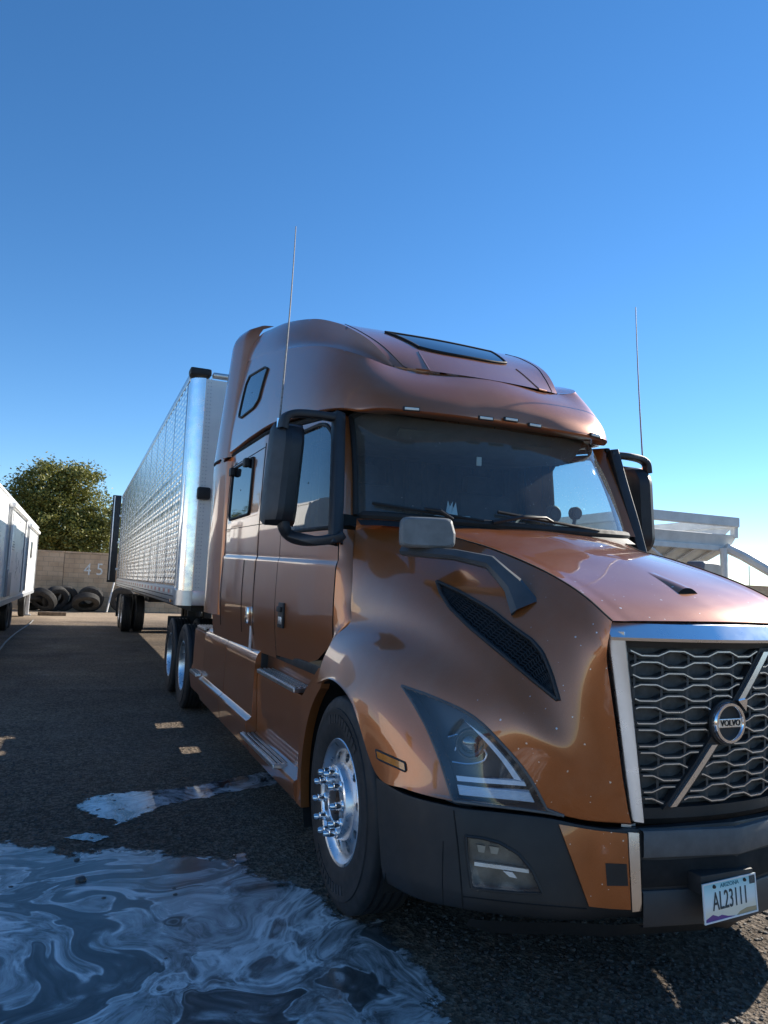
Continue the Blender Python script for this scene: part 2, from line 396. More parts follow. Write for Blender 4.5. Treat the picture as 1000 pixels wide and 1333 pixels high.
# hood scoop: a small wedge with a dark mouth
sc = Vector(HT.hit(865, 752)); 
def scoop(sx):
    m = MB(); W = .055; L_ = .22
    pts = []
    for j in range(9):
        w = j/8; y = L_*(1-w)
        rowp = []
        for i in range(9):
            t = i/8*2-1; x = sx+t*W*(.35+.65*w); 
            loc, n, _, _ = HT.b.ray_cast(Vector((-abs(x), .20+y, 3)), Vector((0, 0, -1)))
            z = loc.z if loc else 1.6
            rowp.append((x, .20+y, z+.001+.022*w*max(0, 1-abs(t)**2.2)))
        pts.append(rowp)
    m.grid(pts)
    k = MB(); front = pts[-1]; k.grid([[(p[0], p[1]-.0005, p[2]) for p in front], [(p[0], p[1]+.0, p[2]-.03) for p in front]])
    return m, k
for sx in (0.0,):
    m, k = scoop(sx); m.build('hood_scoop', paint, hood); k.build('scoop_mouth', dark_gap, hood)

# ---- side vent
def vent_parts():
    back = HS.drape(VENT_T, VENT_B, 40, 10, -.045)
    fr = MB(); loop = VENT_T+VENT_B[::-1][1:-1]
    lp = HS.line([tuple(p) for p in resample(VENT_T, 30)]+[tuple(p) for p in resample(VENT_B, 30)][::-1][1:-1], 0, .001, n=90, closed=True)
    fr.tube(lp, .009, 8)
    lp2 = HS.line([tuple(p) for p in resample(VENT_T, 30)]+[tuple(p) for p in resample(VENT_B, 30)][::-1][1:-1], 0, -.05, n=90, closed=True)
    wall = MB().grid([lp, lp2])
    hexm = MB()
    A = resample(VENT_T, 200); B = resample(VENT_B, 200)
    nrow, ncol = 9, 34
    def pt(u, v):
        i = min(199, max(0, int(u*199))); x, y = A[i]*(1-v)+B[i]*v; return HS.hit(x, y, -.012)
    for c in range(ncol):
        for r_ in range(nrow+1):
            u = (c+.5)/ncol; v = r_/nrow; a = pt(max(0, u-.5/ncol), min(1, max(0, v+(.25/nrow if c % 2 else -.25/nrow)))); b = pt(min(1, u+.5/ncol), min(1, max(0, v+(-.25/nrow if c % 2 else .25/nrow))))
            if (a-b).length > 1e-4: hexm.tube([a, b], .0028, 4, False)
        for r_ in range(nrow):
            u = c/ncol; v = (r_+.25+(.5 if c % 2 else 0))/nrow
            a = pt(u, min(1, v-.2/nrow)); b = pt(u, min(1, v+.2/nrow))
            if (a-b).length > 1e-4: hexm.tube([a, b], .0028, 4, False)
    return back, fr, wall, hexm
vb, vf, vw, vh = vent_parts()
for flip in (False, True):
    g = (lambda q: q.mirrored()) if flip else (lambda q: q)
    vo = g(vf).build('hood_vent', black_plastic, truck)
    g(vb).build('backing', dark_gap, vo); g(vw).build('surround', grey_plastic, vo); g(vh).build('mesh_screen', black_plastic, vo)

# ---- headlight
hl_loop = [tuple(p) for p in smooth_line(HL_L, 24)]+[tuple(p) for p in smooth_line(HL_R, 30)][::-1][:-1]
lens = HS.drape(HL_L, HL_R, 26, 22, .004)
bez = MB().tube(HS.line(hl_loop, 0, .002, n=100, closed=True), .006, 6)
hlback = HS.drape(HL_L, HL_R, 20, 16, -.075)
lpa = HS.line(hl_loop, 0, .003, n=100, closed=True); lpb = HS.line(hl_loop, 0, -.08, n=100, closed=True)
hlwall = MB().grid([lpa, lpb])
led1 = HS.drape([(591,1009),(683,1021)], [(593,1016),(686,1027)], 12, 3, -.022, .02)
led1b = HS.drape([(599,935),(622,958),(650,990),(669,1017)], [(603,939),(632,962),(660,993),(680,1020)], 16, 3, -.022, .02)
led2 = HS.drape([(594,1021),(690,1034)], [(597,1034),(697,1047)], 14, 3, -.014, .02)
ribs = MB()
for k in range(6):
    w = (k+.5)/6; a = HS.line([(594+3*w, 1021+13*w), (690+7*w, 1034+13*w)], 0, -.012, n=8); ribs.tube(a, .0022, 4)
bowl = MB(); c0 = HS.hit(604, 966, -.055); nrm = (Vector(CAM)-c0).normalized()
def orient(mb_, c, d, roll=0):
    q = d.to_track_quat('X', 'Z'); M = q.to_matrix(); mb_.v = [tuple(M @ Vector(v)+c) for v in mb_.v]; return mb_
fwd = Vector((-.45, -.9, 0)).normalized()
bowl.lathe([(0, .012), (.012, .03), (.02, .048), (.03, .052), (.03, .058), (.0, .06)], 28)
orient(bowl, Vector(c0), fwd)
lensball = MB().lathe([(.012+.022*math.cos(t), .038*math.sin(t)) for t in np.linspace(0, 1.5, 8)], 24); orient(lensball, Vector(c0)+fwd*.004, fwd)
hook = MB().tube(HS.line([(582,990),(605,994),(624,992),(629,984),(625,976)], 0, -.045, n=16), .0035, 6)
hook2 = MB().tube(HS.line([(575,957),(590,955),(585,975)], 0, -.05, n=10), .003, 6)
shelf = HS.drape([(566,950),(610,944),(640,962)], [(578,985),(615,985),(652,985)], 12, 8, -.06)
for flip in (False, True):
    g = (lambda q: q.mirrored()) if flip else (lambda q: q)
    h = g(hlback).build('headlight', mat('lamp_housing', (.03, .036, .045), .35, vary=.2), truck)
    g(hlwall).build('housing_wall', mat('lamp_wall', (.06, .075, .095), .4), h)
    g(bez).build('bezel', grey_plastic, h); g(led1).build('light_strip', lamp_white, h); g(led1b).build('light_strip', lamp_white, h)
    l2 = g(led2).build('indicator_strip', lamp_white, h); g(ribs).build('indicator_rib', lamp_white, h)
    g(bowl).build('reflector_bowl', mat('lamp_bowl', (.09, .10, .115), .3, .6), h); g(lensball).build('projector_lens', dark_glass, h); g(hook).build('trim_hook', satin_chrome, h); g(hook2).build('trim_hook', satin_chrome, h)
    g(lens).build('lens', lens_glass, h)
# side marker on the fender
sm_a = HS.drape([(490,977),(527,994)], [(492,987),(528,1004)], 8, 4, .004, .012); sm_b = MB().tube(HS.line([(490,976),(528,993),(529,1005),(492,988)], 0, .003, n=30, closed=True), .004, 6)
for flip in (False, True):
    g = (lambda q: q.mirrored()) if flip else (lambda q: q)
    o = g(sm_a).build('side_marker_lamp', amber, truck); g(sm_b).build('bezel', black_plastic, o)

# ---- bumper: swept from the centre line to the wheel arch
def bz(p): return np.array(p)
BT = [(0.0,-.03,.700)]; BB = [(0.0,-.02,.285)]
for (t, b) in [((822,1081,None,.055),(836,1200,None,.055)),((766,1077,None,.128),(770,1203,None,.13)),((716,1067,-.728),(722,1202,-.728)),((650,1059,-.905),(656,1196,-.90)),((592,1052,-1.05),(600,1187,-1.04)),((529,1036,-1.155),(543,1174,-1.14)),((490,1014,-1.195),(499,1152,-1.18))]:
    BT.append(tuple(row([t])[0])); BB.append(tuple(row([b])[0]))
BT = np.array(BT); BB = np.array(BB)
def brow(w, dy): q = BT*(1-w)+BB*w; q = q.copy(); n_ = np.linspace(0, 1, len(q)); q[:, 1] += dy*(1-n_*.6); q[:, 0] += dy*n_*.5; return q
BR = [brow(0, .045), brow(0.0, .012), brow(.02, .0), brow(.3, -.012), brow(.72, -.012), brow(.86, -.004), brow(.97, .02), brow(1.0, .05), brow(1.0, .12)]
bump_g = patch(BR, 110, 60)
bumper_full = MB().grid(bump_g); BS = Surf(bumper_full)
FOG_T = [(606.5,1088.5),(628,1091),(650,1097),(674,1111),(692,1132),(706,1163)]
FOG_B = [(606.5,1088.5),(609,1120),(614,1156),(640,1159),(675,1162),(706,1163)]
fog_loop = [tuple(p) for p in resample(FOG_T, 30)]+[tuple(p) for p in resample(FOG_B, 30)][::-1][1:-1]
bumper_mesh = cut(MB().grid(bump_g), [shrink(fog_loop, .96)]); bumper_mesh.mirror().weld(2e-4)
bumper = bumper_mesh.build('bumper', black_plastic, truck, angle=40)
fogb = BS.drape(FOG_T, FOG_B, 22, 12, -.05); fogl = BS.drape(FOG_T, FOG_B, 22, 12, .003)
fogr = MB().tube(BS.line(fog_loop, 0, .002, n=80, closed=True), .006, 6)
fogw = MB().grid([BS.line(fog_loop, 0, .002, n=80, closed=True), BS.line(fog_loop, 0, -.052, n=80, closed=True)])
fogs = BS.drape([(618,1124),(690,1134)], [(618,1129),(690,1139)], 12, 3, -.02, .02)
fogc = BS.drape([(655,1135),(668,1137)], [(664,1143),(674,1145)], 4, 3, -.012, .01)
fogd = [BS.drape([(622+k*17,1102+k*2),(634+k*17,1104+k*2)], [(624+k*17,1112+k*2),(632+k*17,1113+k*2)], 6, 5, -.03, .02) for k in range(2)]
for flip in (False, True):
    g = (lambda q: q.mirrored()) if flip else (lambda q: q)
    o = g(fogb).build('fog_lamp', mat('fog_housing', (.20, .17, .13), .35, .3, vary=.4, nscale=14), truck)
    g(fogw).build('housing_wall', mat('fog_wall', (.12, .11, .10), .5), o); g(fogr).build('bezel', black_plastic, o); g(fogs).build('divider', satin_chrome, o); g(fogc).build('reflector', satin_chrome, o)
    for d_ in fogd: g(d_).build('reflector', mat('fog_reflector', (.4, .36, .3), .3, .6), o)
    g(fogl).build('lens', lens_glass, o)
# copper corner panel, square tow cover, satin strip
panel = BS.drape([(727,1073),(770,1080),(816,1085)], [(766,1179),(794,1181.5),(821,1183)], 14, 14, .006, .012)
square = BS.drape([(788,1123),(815,1124)], [(790,1152),(817,1152)], 5, 5, .0085, .008)
strip = BS.drape([(816.5,1083),(830,1084)], [(822,1184),(834,1183)], 5, 10, .012, .018)
tab = BS.drape([(809,1073),(822,1074)], [(809,1077),(822,1078)], 4, 3, .012, .01)
seam1 = MB().tube(BS.line([(590,1049),(597,1110),(603,1183)], 0, .0005, n=20), .003, 5)
seam2 = MB().tube(BS.line([(577,1095),(576,1140),(577,1178)], 0, .0005, n=16), .002, 5)
seam3 = MB().tube(BS.line([(603,1167),(680,1176),(764,1183)], 0, .0005, n=20), .0025, 5)
for m, nm, mt in ((panel, 'corner_panel', paint), (square, 'tow_cover', black_plastic), (strip, 'trim_strip', satin_chrome), (tab, 'trim_tab', satin_chrome), (seam1, 'shut_line', dark_gap), (seam2, 'shut_line', dark_gap), (seam3, 'shut_line', dark_gap)):
    both(m, nm, mt, bumper)
# centre slot of the bumper: raised upper bar, dark mouth, lower bar
def bsurf_y(x): return interp(abs(x), np.abs(BT[:, 0]), BT[:, 1])
def band(z0, z1, out, hw, dep=.04, n=28):
    G = []
    for z, o in ((z0+.0, out-.03), (z0+.004, out-.004), (z0+.012, out), (z1-.012, out), (z1-.004, out-.004), (z1, out-.03)):
        G.append([(x, bsurf_y(x)-o, z) for x in np.linspace(-hw(z), hw(z), n)])
    m = MB().grid(G, True); return m
hwb = lambda z: .405
band(.585, .690, .022, hwb).build('upper_bar', grey_plastic, bumper)
band(.475, .585, .0135, hwb).build('mouth', dark_gap, bumper)
band(.335, .472, .020, hwb).build('lower_bar', mat('bumper_lower', (.035, .038, .042), .5, bump=.1, bscale=300), bumper)
# chin flap below the bumper
chin = MB()
chin.grid([[(x, bsurf_y(x)+.10, .30) for x in np.linspace(-.95, .95, 30)], [(x, bsurf_y(x)+.12, .27) for x in np.linspace(-.95, .95, 30)], [(x, bsurf_y(x)+.15, .235) for x in np.linspace(-.85, .85, 30)]])
chin.build('chin_flap', black_plastic, truck)

# ---- grille
def gy(x, z): return -.022+.33*x*x+.045*(1.45-z)/.75
def ghw(z): return .425+.128*(z-.71)/.74         # outer half width of the frame
ZT, ZB = 1.468, .712
gr = MB(); 
back = MB().grid([[(x*ghw(z), gy(x*ghw(z), z)+.06, z) for x in np.linspace(-1, 1, 20)] for z in np.linspace(ZT, ZB, 12)], True)
grille = back.build('grille', dark_gap, truck)
# frame
fw_top, fw = .068, .062
def frame_pt(x, z, o): return (x, gy(x, z)-o, z)
top_G = []
for z, o in ((ZT+.012, -.05), (ZT+.006, -.012), (ZT-.002, .002), (ZT-fw_top+.012, .034), (ZT-fw_top, .030), (ZT-fw_top-.006, -.05)):
    hw = ghw(min(z, ZT)); top_G.append([frame_pt(x, z, o) for x in np.linspace(-hw-.002, hw+.002, 40)])
fm = MB().grid(top_G, True)
sideG = []
for k, (dx, o) in enumerate(((-.004, -.05), (.0, .0), (.006, .010), (.85, .030), (.97, .024), (1.0, -.05))):
    colp = []
    for z in np.linspace(ZT-.035, ZB, 30):
        wdt = .060-.018*(ZT-z)/(ZT-ZB); x = -ghw(z)+(dx*wdt if dx > .01 else dx); colp.append(frame_pt(x, z, o))
    sideG.append(colp)
fs = MB().grid(sideG); fs.mirror(); fm.add(fs.v, fs.f)
fm.build('grille_frame', satin_chrome, grille, angle=30)
# inner dark rim, hexagonal cells and the thin bright lines
zt, zb = ZT-fw_top-.004, ZB+.005
def ihw(z): return ghw(z)-(.060-.018*(ZT-z)/(ZT-ZB))
rim = MB()
rim.grid([[frame_pt(x, zt, -.004) for x in np.linspace(-ihw(zt), ihw(zt), 20)], [frame_pt(x, zt-.022, -.012) for x in np.linspace(-ihw(zt), ihw(zt), 20)], [frame_pt(x, zt-.024, -.055) for x in np.linspace(-ihw(zt), ihw(zt), 20)]], True)
rs = MB().grid([[frame_pt(-ihw(z)+d, z, o) for z in np.linspace(zt, zb, 20)] for d, o in ((0, -.004), (.028, -.010), (.03, -.055))]); rs.mirror(); rim.add(rs.v, rs.f)
rim.grid([[frame_pt(x, z, o) for x in np.linspace(-ihw(zb)-.02, ihw(zb)+.02, 20)] for z, o in ((zb+.045, -.05), (zb+.04, -.006), (zb, -.004), (zb-.03, -.03))], True)
rim.build('inner_rim', black_plastic, grille)
NR = 14; z1, z2 = zt-.045, zb+.065; per = .228
def wave(x, k):
    t = ((x/per)+(.5 if k % 2 else 0)+.25) % 1.0
    if t < .30: s = 1
    elif t < .5: s = 1-2*(t-.30)/.2
    elif t < .80: s = -1
    else: s = -1+2*(t-.80)/.2
    return .0095*s
bar_top = np.array(P(996, 842, Y=.03)); bar_bot = np.array(P(874, 1051, Y=.03))
bslope = (bar_top[0]-bar_bot[0])/(bar_top[2]-bar_bot[2])
def bar_x(z): return bslope*(z-emz)+emx
emx, emz = 0.0, float(P(947, 942, Y=-.02)[2])
bslope = (float(P(996, 842, Y=.0)[0])-float(P(874, 1051, Y=.03)[0]))/(float(P(996, 842, Y=.0)[2])-float(P(874, 1051, Y=.03)[2]))
cell_back = MB()
for k in range(NR):
    z = z1+(z2-z1)*k/(NR-1); hw = ihw(z)-.034
    segs = []; cur = []
    for x in np.linspace(-hw, hw, 150):
        zz = z+wave(x, k)
        blocked = abs(x-bar_x(zz)) < .041 or math.hypot(x-emx, zz-emz) < .094
        if blocked:
            if len(cur) > 3: segs.append(cur)
            cur = []
        else: cur.append((x, gy(x, zz)+.008, zz))
    if len(cur) > 3: segs.append(cur)
    for sgm in segs:
        b_ = MB()
        for (o, dz) in ((0, .0026),):
            A = [(p[0], p[1], p[2]+.0022) for p in sgm]; B = [(p[0], p[1], p[2]-.0022) for p in sgm]; C = [(p[0], p[1]+.006, p[2]+.0022) for p in sgm]; D = [(p[0], p[1]+.006, p[2]-.0022) for p in sgm]
            b_.grid([C, A, B, D])
        b_.build('bright_line', satin_chrome, grille, smooth=False)
    # the dark web that carries the line
    pts = [(x, gy(x, z)+.012, z+wave(x, k)) for x in np.linspace(-ihw(z), ihw(z), 90)]
    cell_back.grid([[(p[0], p[1]+.05, p[2]+.007) for p in pts], [(p[0], p[1], p[2]+.007) for p in pts], [(p[0], p[1], p[2]-.007) for p in pts], [(p[0], p[1]+.05, p[2]-.007) for p in pts]])
    if k < NR-1:
        zn = z1+(z2-z1)*(k+1)/(NR-1)
        n0 = int(hw/per)+2
        for c in range(-2*n0, 2*n0+1):
            for e in (-.085, .085):
                x = (c*.5+(0.25 if k % 2 == 0 else .25))*per*1.0+e*per*.0
            x = (c+(.5 if k % 2 else 0)+.40)*per
            for xx in (x-.25*per+.0, x+.25*per-.0):
                if abs(xx) < ihw(z)-.01:
                    cell_back.add([(xx-.006, gy(xx, z)+.014, z+wave(xx, k)), (xx+.006, gy(xx, z)+.014, z+wave(xx, k)), (xx+.006, gy(xx, z)+.014, zn+wave(xx, k+1)), (xx-.006, gy(xx, z)+.014, zn+wave(xx, k+1))], [(0, 1, 2, 3)])
cell_back.build('cell_web', mat('grille_black', (.042, .042, .043), .5, vary=.2), grille, smooth=False)
pads = MB().grid([[(x*ihw(z), gy(x*ihw(z), z)+.045, z) for x in np.linspace(-1, 1, 20)] for z in np.linspace(zt, zb, 12)], True)
pads.build('backing', mat('grille_pad', (.075, .074, .072), .6, vary=.4, nscale=25), grille)
# diagonal bar with its black bed
def diag(w, o, za, zb_):
    A = []; B = []; C = []; D = []
    for z in np.linspace(za, zb_, 16):
        x = bar_x(z); y = gy(x, z)-o
        A.append((x-w, y, z)); B.append((x+w, y, z)); C.append((x-w, y+.03, z)); D.append((x+w, y+.03, z))
    m = MB().grid([C, A, B, D]); m.grid([[C[0], D[0]], [A[0], B[0]]]); m.grid([[C[-1], D[-1]], [A[-1], B[-1]]]); return m
diag(.036, -.004, zt-.02, zb+.035).build('bar_bed', black_plastic, grille, smooth=False)
for za, ze in ((zt-.035, emz+.085), (emz-.085, zb+.045)):
    diag(.0155, .006, za, ze).build('diagonal_bar', satin_chrome, grille, smooth=False)
# round emblem
ey = gy(0, emz)
em = MB().lathe([(-.0, .092), (-.008, .090), (-.008, .0001)], 40, 'Y', (emx, ey+.006, emz)).build('emblem', black_plastic, grille)
MB().lathe([(0, .083), (-.014, .081), (-.018, .078), (-.018, .068), (-.012, .064), (0, .063)], 44, 'Y', (emx, ey-.002, emz)).build('ring', chrome, em)
ar = MB()   # arrow head pointing up and right
q = Vector((.062, 0, .062)); base = Vector((emx, ey-.018, emz))
ar.prism([base+Vector((.044, 0, .086)), base+Vector((.094, 0, .094)), base+Vector((.086, 0, .044)), base+Vector((.074, 0, .058)), base+Vector((.058, 0, .074))][::-1], (0, .016, 0)).build('arrow', chrome, em, smooth=False)
MB().box((emx, ey-.010, emz), (.122, .012, .034), .002).build('name_plate', satin_chrome, em, smooth=False)
tm = text_mesh('VOLVO', .034, .0012, .95); tm.v = [(x+emx, ey-.0172-z, y+emz) for x, y, z in tm.v]; tm.build('lettering', dark_gap, em, smooth=False)

# ---- licence plate
plc = P(950.5, 1169, Y=-.075); plate_root = empty('licence_plate', tuple(plc), 0.0); plate_root.parent = truck
plate_root.scale = (.95, .95, .92); plate_root.rotation_euler = (math.radians(-4), math.radians(-1.0), math.radians(3))
pm, N_, L_, b_ = nodes_of('plate_print')
co = N_.new('ShaderNodeTexCoord'); sp_ = N_.new('ShaderNodeSeparateXYZ'); L_.new(co.outputs['Object'], sp_.inputs[0])
mr_ = N_.new('ShaderNodeMapRange'); mr_.inputs['From Min'].default_value = -.076; mr_.inputs['From Max'].default_value = .076; L_.new(sp_.outputs['Z'], mr_.inputs['Value'])
rp_ = ramp(N_, [(0, (.80, .72, .55)), (.25, (.82, .76, .62)), (.42, (.80, .84, .82)), (.7, (.62, .82, .84)), (1, (.25, .62, .70))]); L_.new(mr_.outputs[0], rp_.inputs[0]); L_.new(rp_.outputs[0], b_.inputs['Base Color']); b_.inputs['Roughness'].default_value = .35
plate = MB().box((0, 0, 0), (.305, .004, .152), .0015).build('plate', pm, plate_root, smooth=False)
fr_ = MB()
for c, d in (((0, -.003, .073), (.307, .004, .006)), ((0, -.003, -.073), (.307, .004, .006)), ((-.1505, -.003, 0), (.006, .004, .140)), ((.1505, -.003, 0), (.006, .004, .140))): fr_.box(c, d)
fr_.build('plate_rim', white_plastic, plate_root, smooth=False)
t_ = text_mesh('AL23111', .100, .0008, .56); t_.v = [(x, -.0035-z, y*1.0-.002) for x, y, z in t_.v]; t_.build('plate_number', mat('plate_ink', (.02, .04, .05), .5), plate_root, smooth=False)
t_ = text_mesh('ARIZONA', .022, .0006, 1.1); t_.v = [(x, -.0030-z, y+.056) for x, y, z in t_.v]; t_.build('state_name', mat('plate_teal', (.03, .18, .24), .5), plate_root, smooth=False)
MB().prism([(-.149, -.0024, -.070), (.02, -.0024, -.070), (-.02, -.0024, -.064), (-.055, -.0024, -.054), (-.075, -.0024, -.057), (-.105, -.0024, -.046), (-.149, -.0024, -.062)], (0, .0006, 0)).build('mountain_print', mat('plate_purple', (.13, .05, .22), .5), plate_root, smooth=False)
MB().prism([(.03, -.0024, -.070), (.147, -.0024, -.070), (.147, -.0024, -.052), (.09, -.0024, -.050), (.05, -.0024, -.058)], (0, .0006, 0)).build('mesa_print', mat('plate_sand', (.42, .32, .18), .5), plate_root, smooth=False)
MB().box((.132, -.0032, .055), (.030, .003, .034)).build('tab_sticker', mat('plate_tab', (.05, .07, .08), .5, vary=.6, nscale=150), plate_root, smooth=False)
for x in (-.088, .088): MB().lathe([(-.0075, .0001), (-.0075, .006), (-.002, .008)], 12, 'Y', (x, 0, .058)).build('bolt', chassis_black, plate_root)
pbk = MB().box((plc[0], plc[1]+.05, plc[2]+.055), (.27, .08, .07), .006).build('plate_bracket', black_plastic, truck)

# ================================================================== cab and sleeper
BELT_Y = [1.90, 2.29, 3.06, 4.46, 5.40]; BELT_Z = [2.615, 2.665, 2.745, 2.76, 2.765]
def belt(y): return interp(y, BELT_Y, BELT_Z)
def sx(y, z):
    b = interp(y, [1.55, 2.0, 2.8, 3.4, 4.4, 5.4], [1.085, 1.115, 1.15, 1.178, 1.198, 1.205])
    lean = interp(y, [1.6, 2.8, 3.4], [.075, .06, .02])
    if z > 2.0: b -= lean*((z-2.0)/.68)**1.6
    if z < 1.5: b -= .02*((1.5-z)/.4)**2
    zc = 1.70+.035*(y-1.8)                     # character line, lower half stands proud
    b += .010/(1+math.exp((z-zc)/.006)) - .010*math.exp(-((z-zc)/.02)**2)*.4
    b += .006*math.sin(max(0, min(1, (z-1.1)/.6))*math.pi)
    return -b
def zrows(z0, z1f, y, n=46):
    z1 = z1f(y) if callable(z1f) else z1f
    zc = 1.70+.035*(y-1.8)
    base = list(np.linspace(z0, z1, n-12))+[zc+d for d in (-.03, -.02, -.012, -.006, -.002, .002, .006, .012, .018, .024, .03, .045)]
    return sorted(base)
def side_panel(ys, z0f, z1f, n=46):
    G = []
    for y in ys: G.append([(sx(y, z), y, z) for z in zrows(z0f(y), z1f, y, n)])
    return MB().grid(G)
# ---- doors (with real window openings)
DW = [(1.79, 1.90), (1.80, 2.08), (1.88, 2.36), (1.97, 2.50), (2.10, 2.575), (2.22, 2.60), (2.66, 2.615), (2.72, 2.57), (2.735, 1.96), (2.69, 1.915)]   # window outline (Y, Z)
def yz_inside(poly, y, z): return inside(poly, y, z)
def shell_cut(mb, poly): mb.f = [f for f in mb.f if not inside(poly, sum(mb.v[i][1] for i in f)/len(f), sum(mb.v[i][2] for i in f)/len(f))]; return mb
def door_bottom(y): return interp(y, [1.62, 1.95, 2.2, 2.80], [1.28, 1.12, 1.07, 1.06])
door_m = side_panel(np.linspace(1.70, 2.785, 70), door_bottom, lambda y: min(belt(max(y, 1.9))-.03, 1.85+(y-1.70)*3.6 if y < 1.93 else 9), 80)
DWs = [(DW[0][0]+(p[0]-DW[0][0]), p[1]) for p in DW]
shell_cut(door_m, [(2.30+(y-2.30)*.985, 2.22+(z-2.22)*.985) for y, z in DW])
def yz_line(poly, n, off=0.0): 
    q = resample(list(poly)+[poly[0]], n); return [(sx(y, z)-off, y, z) for y, z in q]
doors = []
for flip in (False, True):
    g = (lambda q: q.mirrored()) if flip else (lambda q: q)
    d = g(door_m).build('door', paint_cab, truck, angle=60); doors.append(d)
    g(MB().tube(yz_line(DW, 90, .002), .013, 8)).build('window_seal', rubber_seal, d)
    gp = MB(); c = (2.30, 2.22)
    ring = yz_line([(c[0]+(y-c[0])*.99, c[1]+(z-c[1])*.99) for y, z in DW], 60, -.006)[:-1]
    cen_ = (sx(*c)+.006, c[0], c[1])
    G = []
    for w in np.linspace(1, .02, 8):
        G.append([tuple(np.array((sx(c[0]+(p[1]-c[0])*w, c[1]+(p[2]-c[1])*w)+.006, c[0]+(p[1]-c[0])*w, c[1]+(p[2]-c[1])*w))) for p in ring+[ring[0]]])
    g(gp.grid(G)).build('window_glass', glass, d)
    hb = MB().box((sx(2.62, 1.36)-.004, 2.62, 1.345), (.02, .13, .17), .008); h = g(hb).build('door_handle', black_plastic, d)
    g(MB().box((sx(2.62, 1.38)-.020, 2.62, 1.385), (.018, .10, .035), .006)).build('grip', chassis_black, h)
    g(MB().box((sx(2.62, 1.3)-.016, 2.62, 1.31), (.006, .085, .05), .003)).build('latch_plate', satin_chrome, h)
# ---- sleeper side
slp = side_panel(np.linspace(2.795, 5.05, 90), lambda y: 1.04, lambda y: belt(y)-.02, 70)
sleepers = both(slp, 'sleeper_side', paint_cab, truck, angle=60)
def seam(pts, r=.0035): return MB().tube([(sx(y, z)-.0006, y, z) for y, z in pts], r, 5)
for q in ([(3.36, z) for z in np.linspace(1.15, 2.66, 50)], [(4.62, z) for z in np.linspace(1.15, 2.66, 50)], [(y, 2.63) for y in np.linspace(3.36, 4.62, 24)],
          [(3.75, z) for z in np.linspace(1.15, 1.74, 12)], [(y, 2.0+.02*(y-2.8)) for y in np.linspace(2.80, 4.9, 20)]):
    m = seam(q)
    for flip, par in ((False, sleepers[0]), (True, sleepers[1])): (m.mirrored() if flip else m).build('shut_line', dark_gap, par)
# sleeper lower windows: proud glass in a black frame
def win(yz, parent, name='sleeper_window', off=0.004, xf=None, r=.012):
    f = xf or sx
    poly = [tuple(p) for p in resample(list(yz)+[yz[0]], 60)]
    cy_ = sum(p[0] for p in yz)/len(yz); cz_ = sum(p[1] for p in yz)/len(yz)
    G = [[(f(cy_+(y-cy_)*w, cz_+(z-cz_)*w)-off, cy_+(y-cy_)*w, cz_+(z-cz_)*w) for y, z in poly] for w in (1, .8, .6, .4, .2, .03)]
    fr = [(f(y, z)-off-.001, y, z) for y, z in poly]
    for flip in (False, True):
        g = (lambda q: q.mirrored()) if flip else (lambda q: q)
        o = g(MB().grid(G)).build(name, dark_glass, parent[1 if flip else 0]); g(MB().tube(fr, r, 8)).build('window_frame', rubber_seal, o)
def rounded(y0, y1, z0, z1, r=.05, shear=0.0, n=5):
    pts = []
    for (cy_, cz_, a0) in ((y1-r, z1-r, 0), (y0+r, z1-r, 90), (y0+r, z0+r, 180), (y1-r, z0+r, 270)):
        for k in range(n): a = math.radians(a0+90*k/(n-1)); y = cy_+r*math.cos(a); z = cz_+r*math.sin(a); pts.append((y, z+shear*(y-y0)))
    return pts
win(rounded(3.70, 4.50, 2.12, 2.60, .05), sleepers)
for flip in (False, True):
    g = (lambda q: q.mirrored()) if flip else (lambda q: q); p_ = sleepers[1 if flip else 0]
    for (y, z) in ((4.42, 2.56), (3.86, 2.57)):
        g(MB().box((sx(y, z)-.03, y, z), (.05, .10, .075), .015)).build('window_lamp', chassis_black, p_)
    h = g(MB().box((sx(3.47, 1.30)-.014, 3.47, 1.30), (.03, .07, .13), .012)).build('locker_handle', chrome, p_)
    g(MB().box((sx(3.44, 1.12)-.006, 3.44, 1.13), (.012, .05, .18), .004)).build('reflector', mat('white_red_reflector', (.7, .62, .58), .3), p_)
# ---- cowl side and A pillar between hood, door and windshield
WB = [(-.985, 1.73, 1.975), (-.90, 1.60, 1.968), (-.70, 1.47, 1.955), (-.40, 1.375, 1.945), (0, 1.345, 1.94)]       # windshield base
WT = [(-.93, 2.035, 2.63), (-.86, 1.95, 2.66), (-.66, 1.88, 2.69), (-.36, 1.835, 2.71), (0, 1.82, 2.715)]
def bow(w): return .03*math.sin(math.pi*w)
ws = []
for w in np.linspace(0, 1, 24):
    r_ = np.array(WB)*(1-w)+np.array(WT)*w; r_[:, 1] -= bow(w); ws.append(crom(r_, 40))
left = MB().grid(ws); left.mirror().weld(1e-4)
wsg = left.build('windshield', windshield_glass, truck, angle=60)
WS = Surf(left)
# black frit / frame round the glass
edge = [tuple(r[0]) for r in ws]
fr = MB().tube(edge, .020, 8).mirror()
fr.tube([tuple(p) for p in ws[0][2:]]+[(-p[0], p[1], p[2]) for p in ws[0][2:][::-1][1:]], [.012, .02]+[.026]*71+[.02, .012], 8)
fr.tube([tuple(p) for p in ws[-1]]+[(-p[0], p[1], p[2]) for p in ws[-1][::-1][1:]], .02, 8)
fr.build('frame', rubber_seal, wsg)
pil = []
for w in np.linspace(0, 1, 24):
    a = np.array(ws[int(round(w*23))][0])+np.array((-.008, .005, 0)); y = 1.70+.23*w**1.1+.03*w; z = a[2]
    d = np.array((sx(y, z)+.004, y+.01, z)); d[0] = min(d[0], a[0]-.05)
    m_ = (a+d)/2+np.array((-.028, -.022, 0))
    pil.append(crom([a, m_, d], 10))
pm_ = MB().grid(pil, True)
cw = []
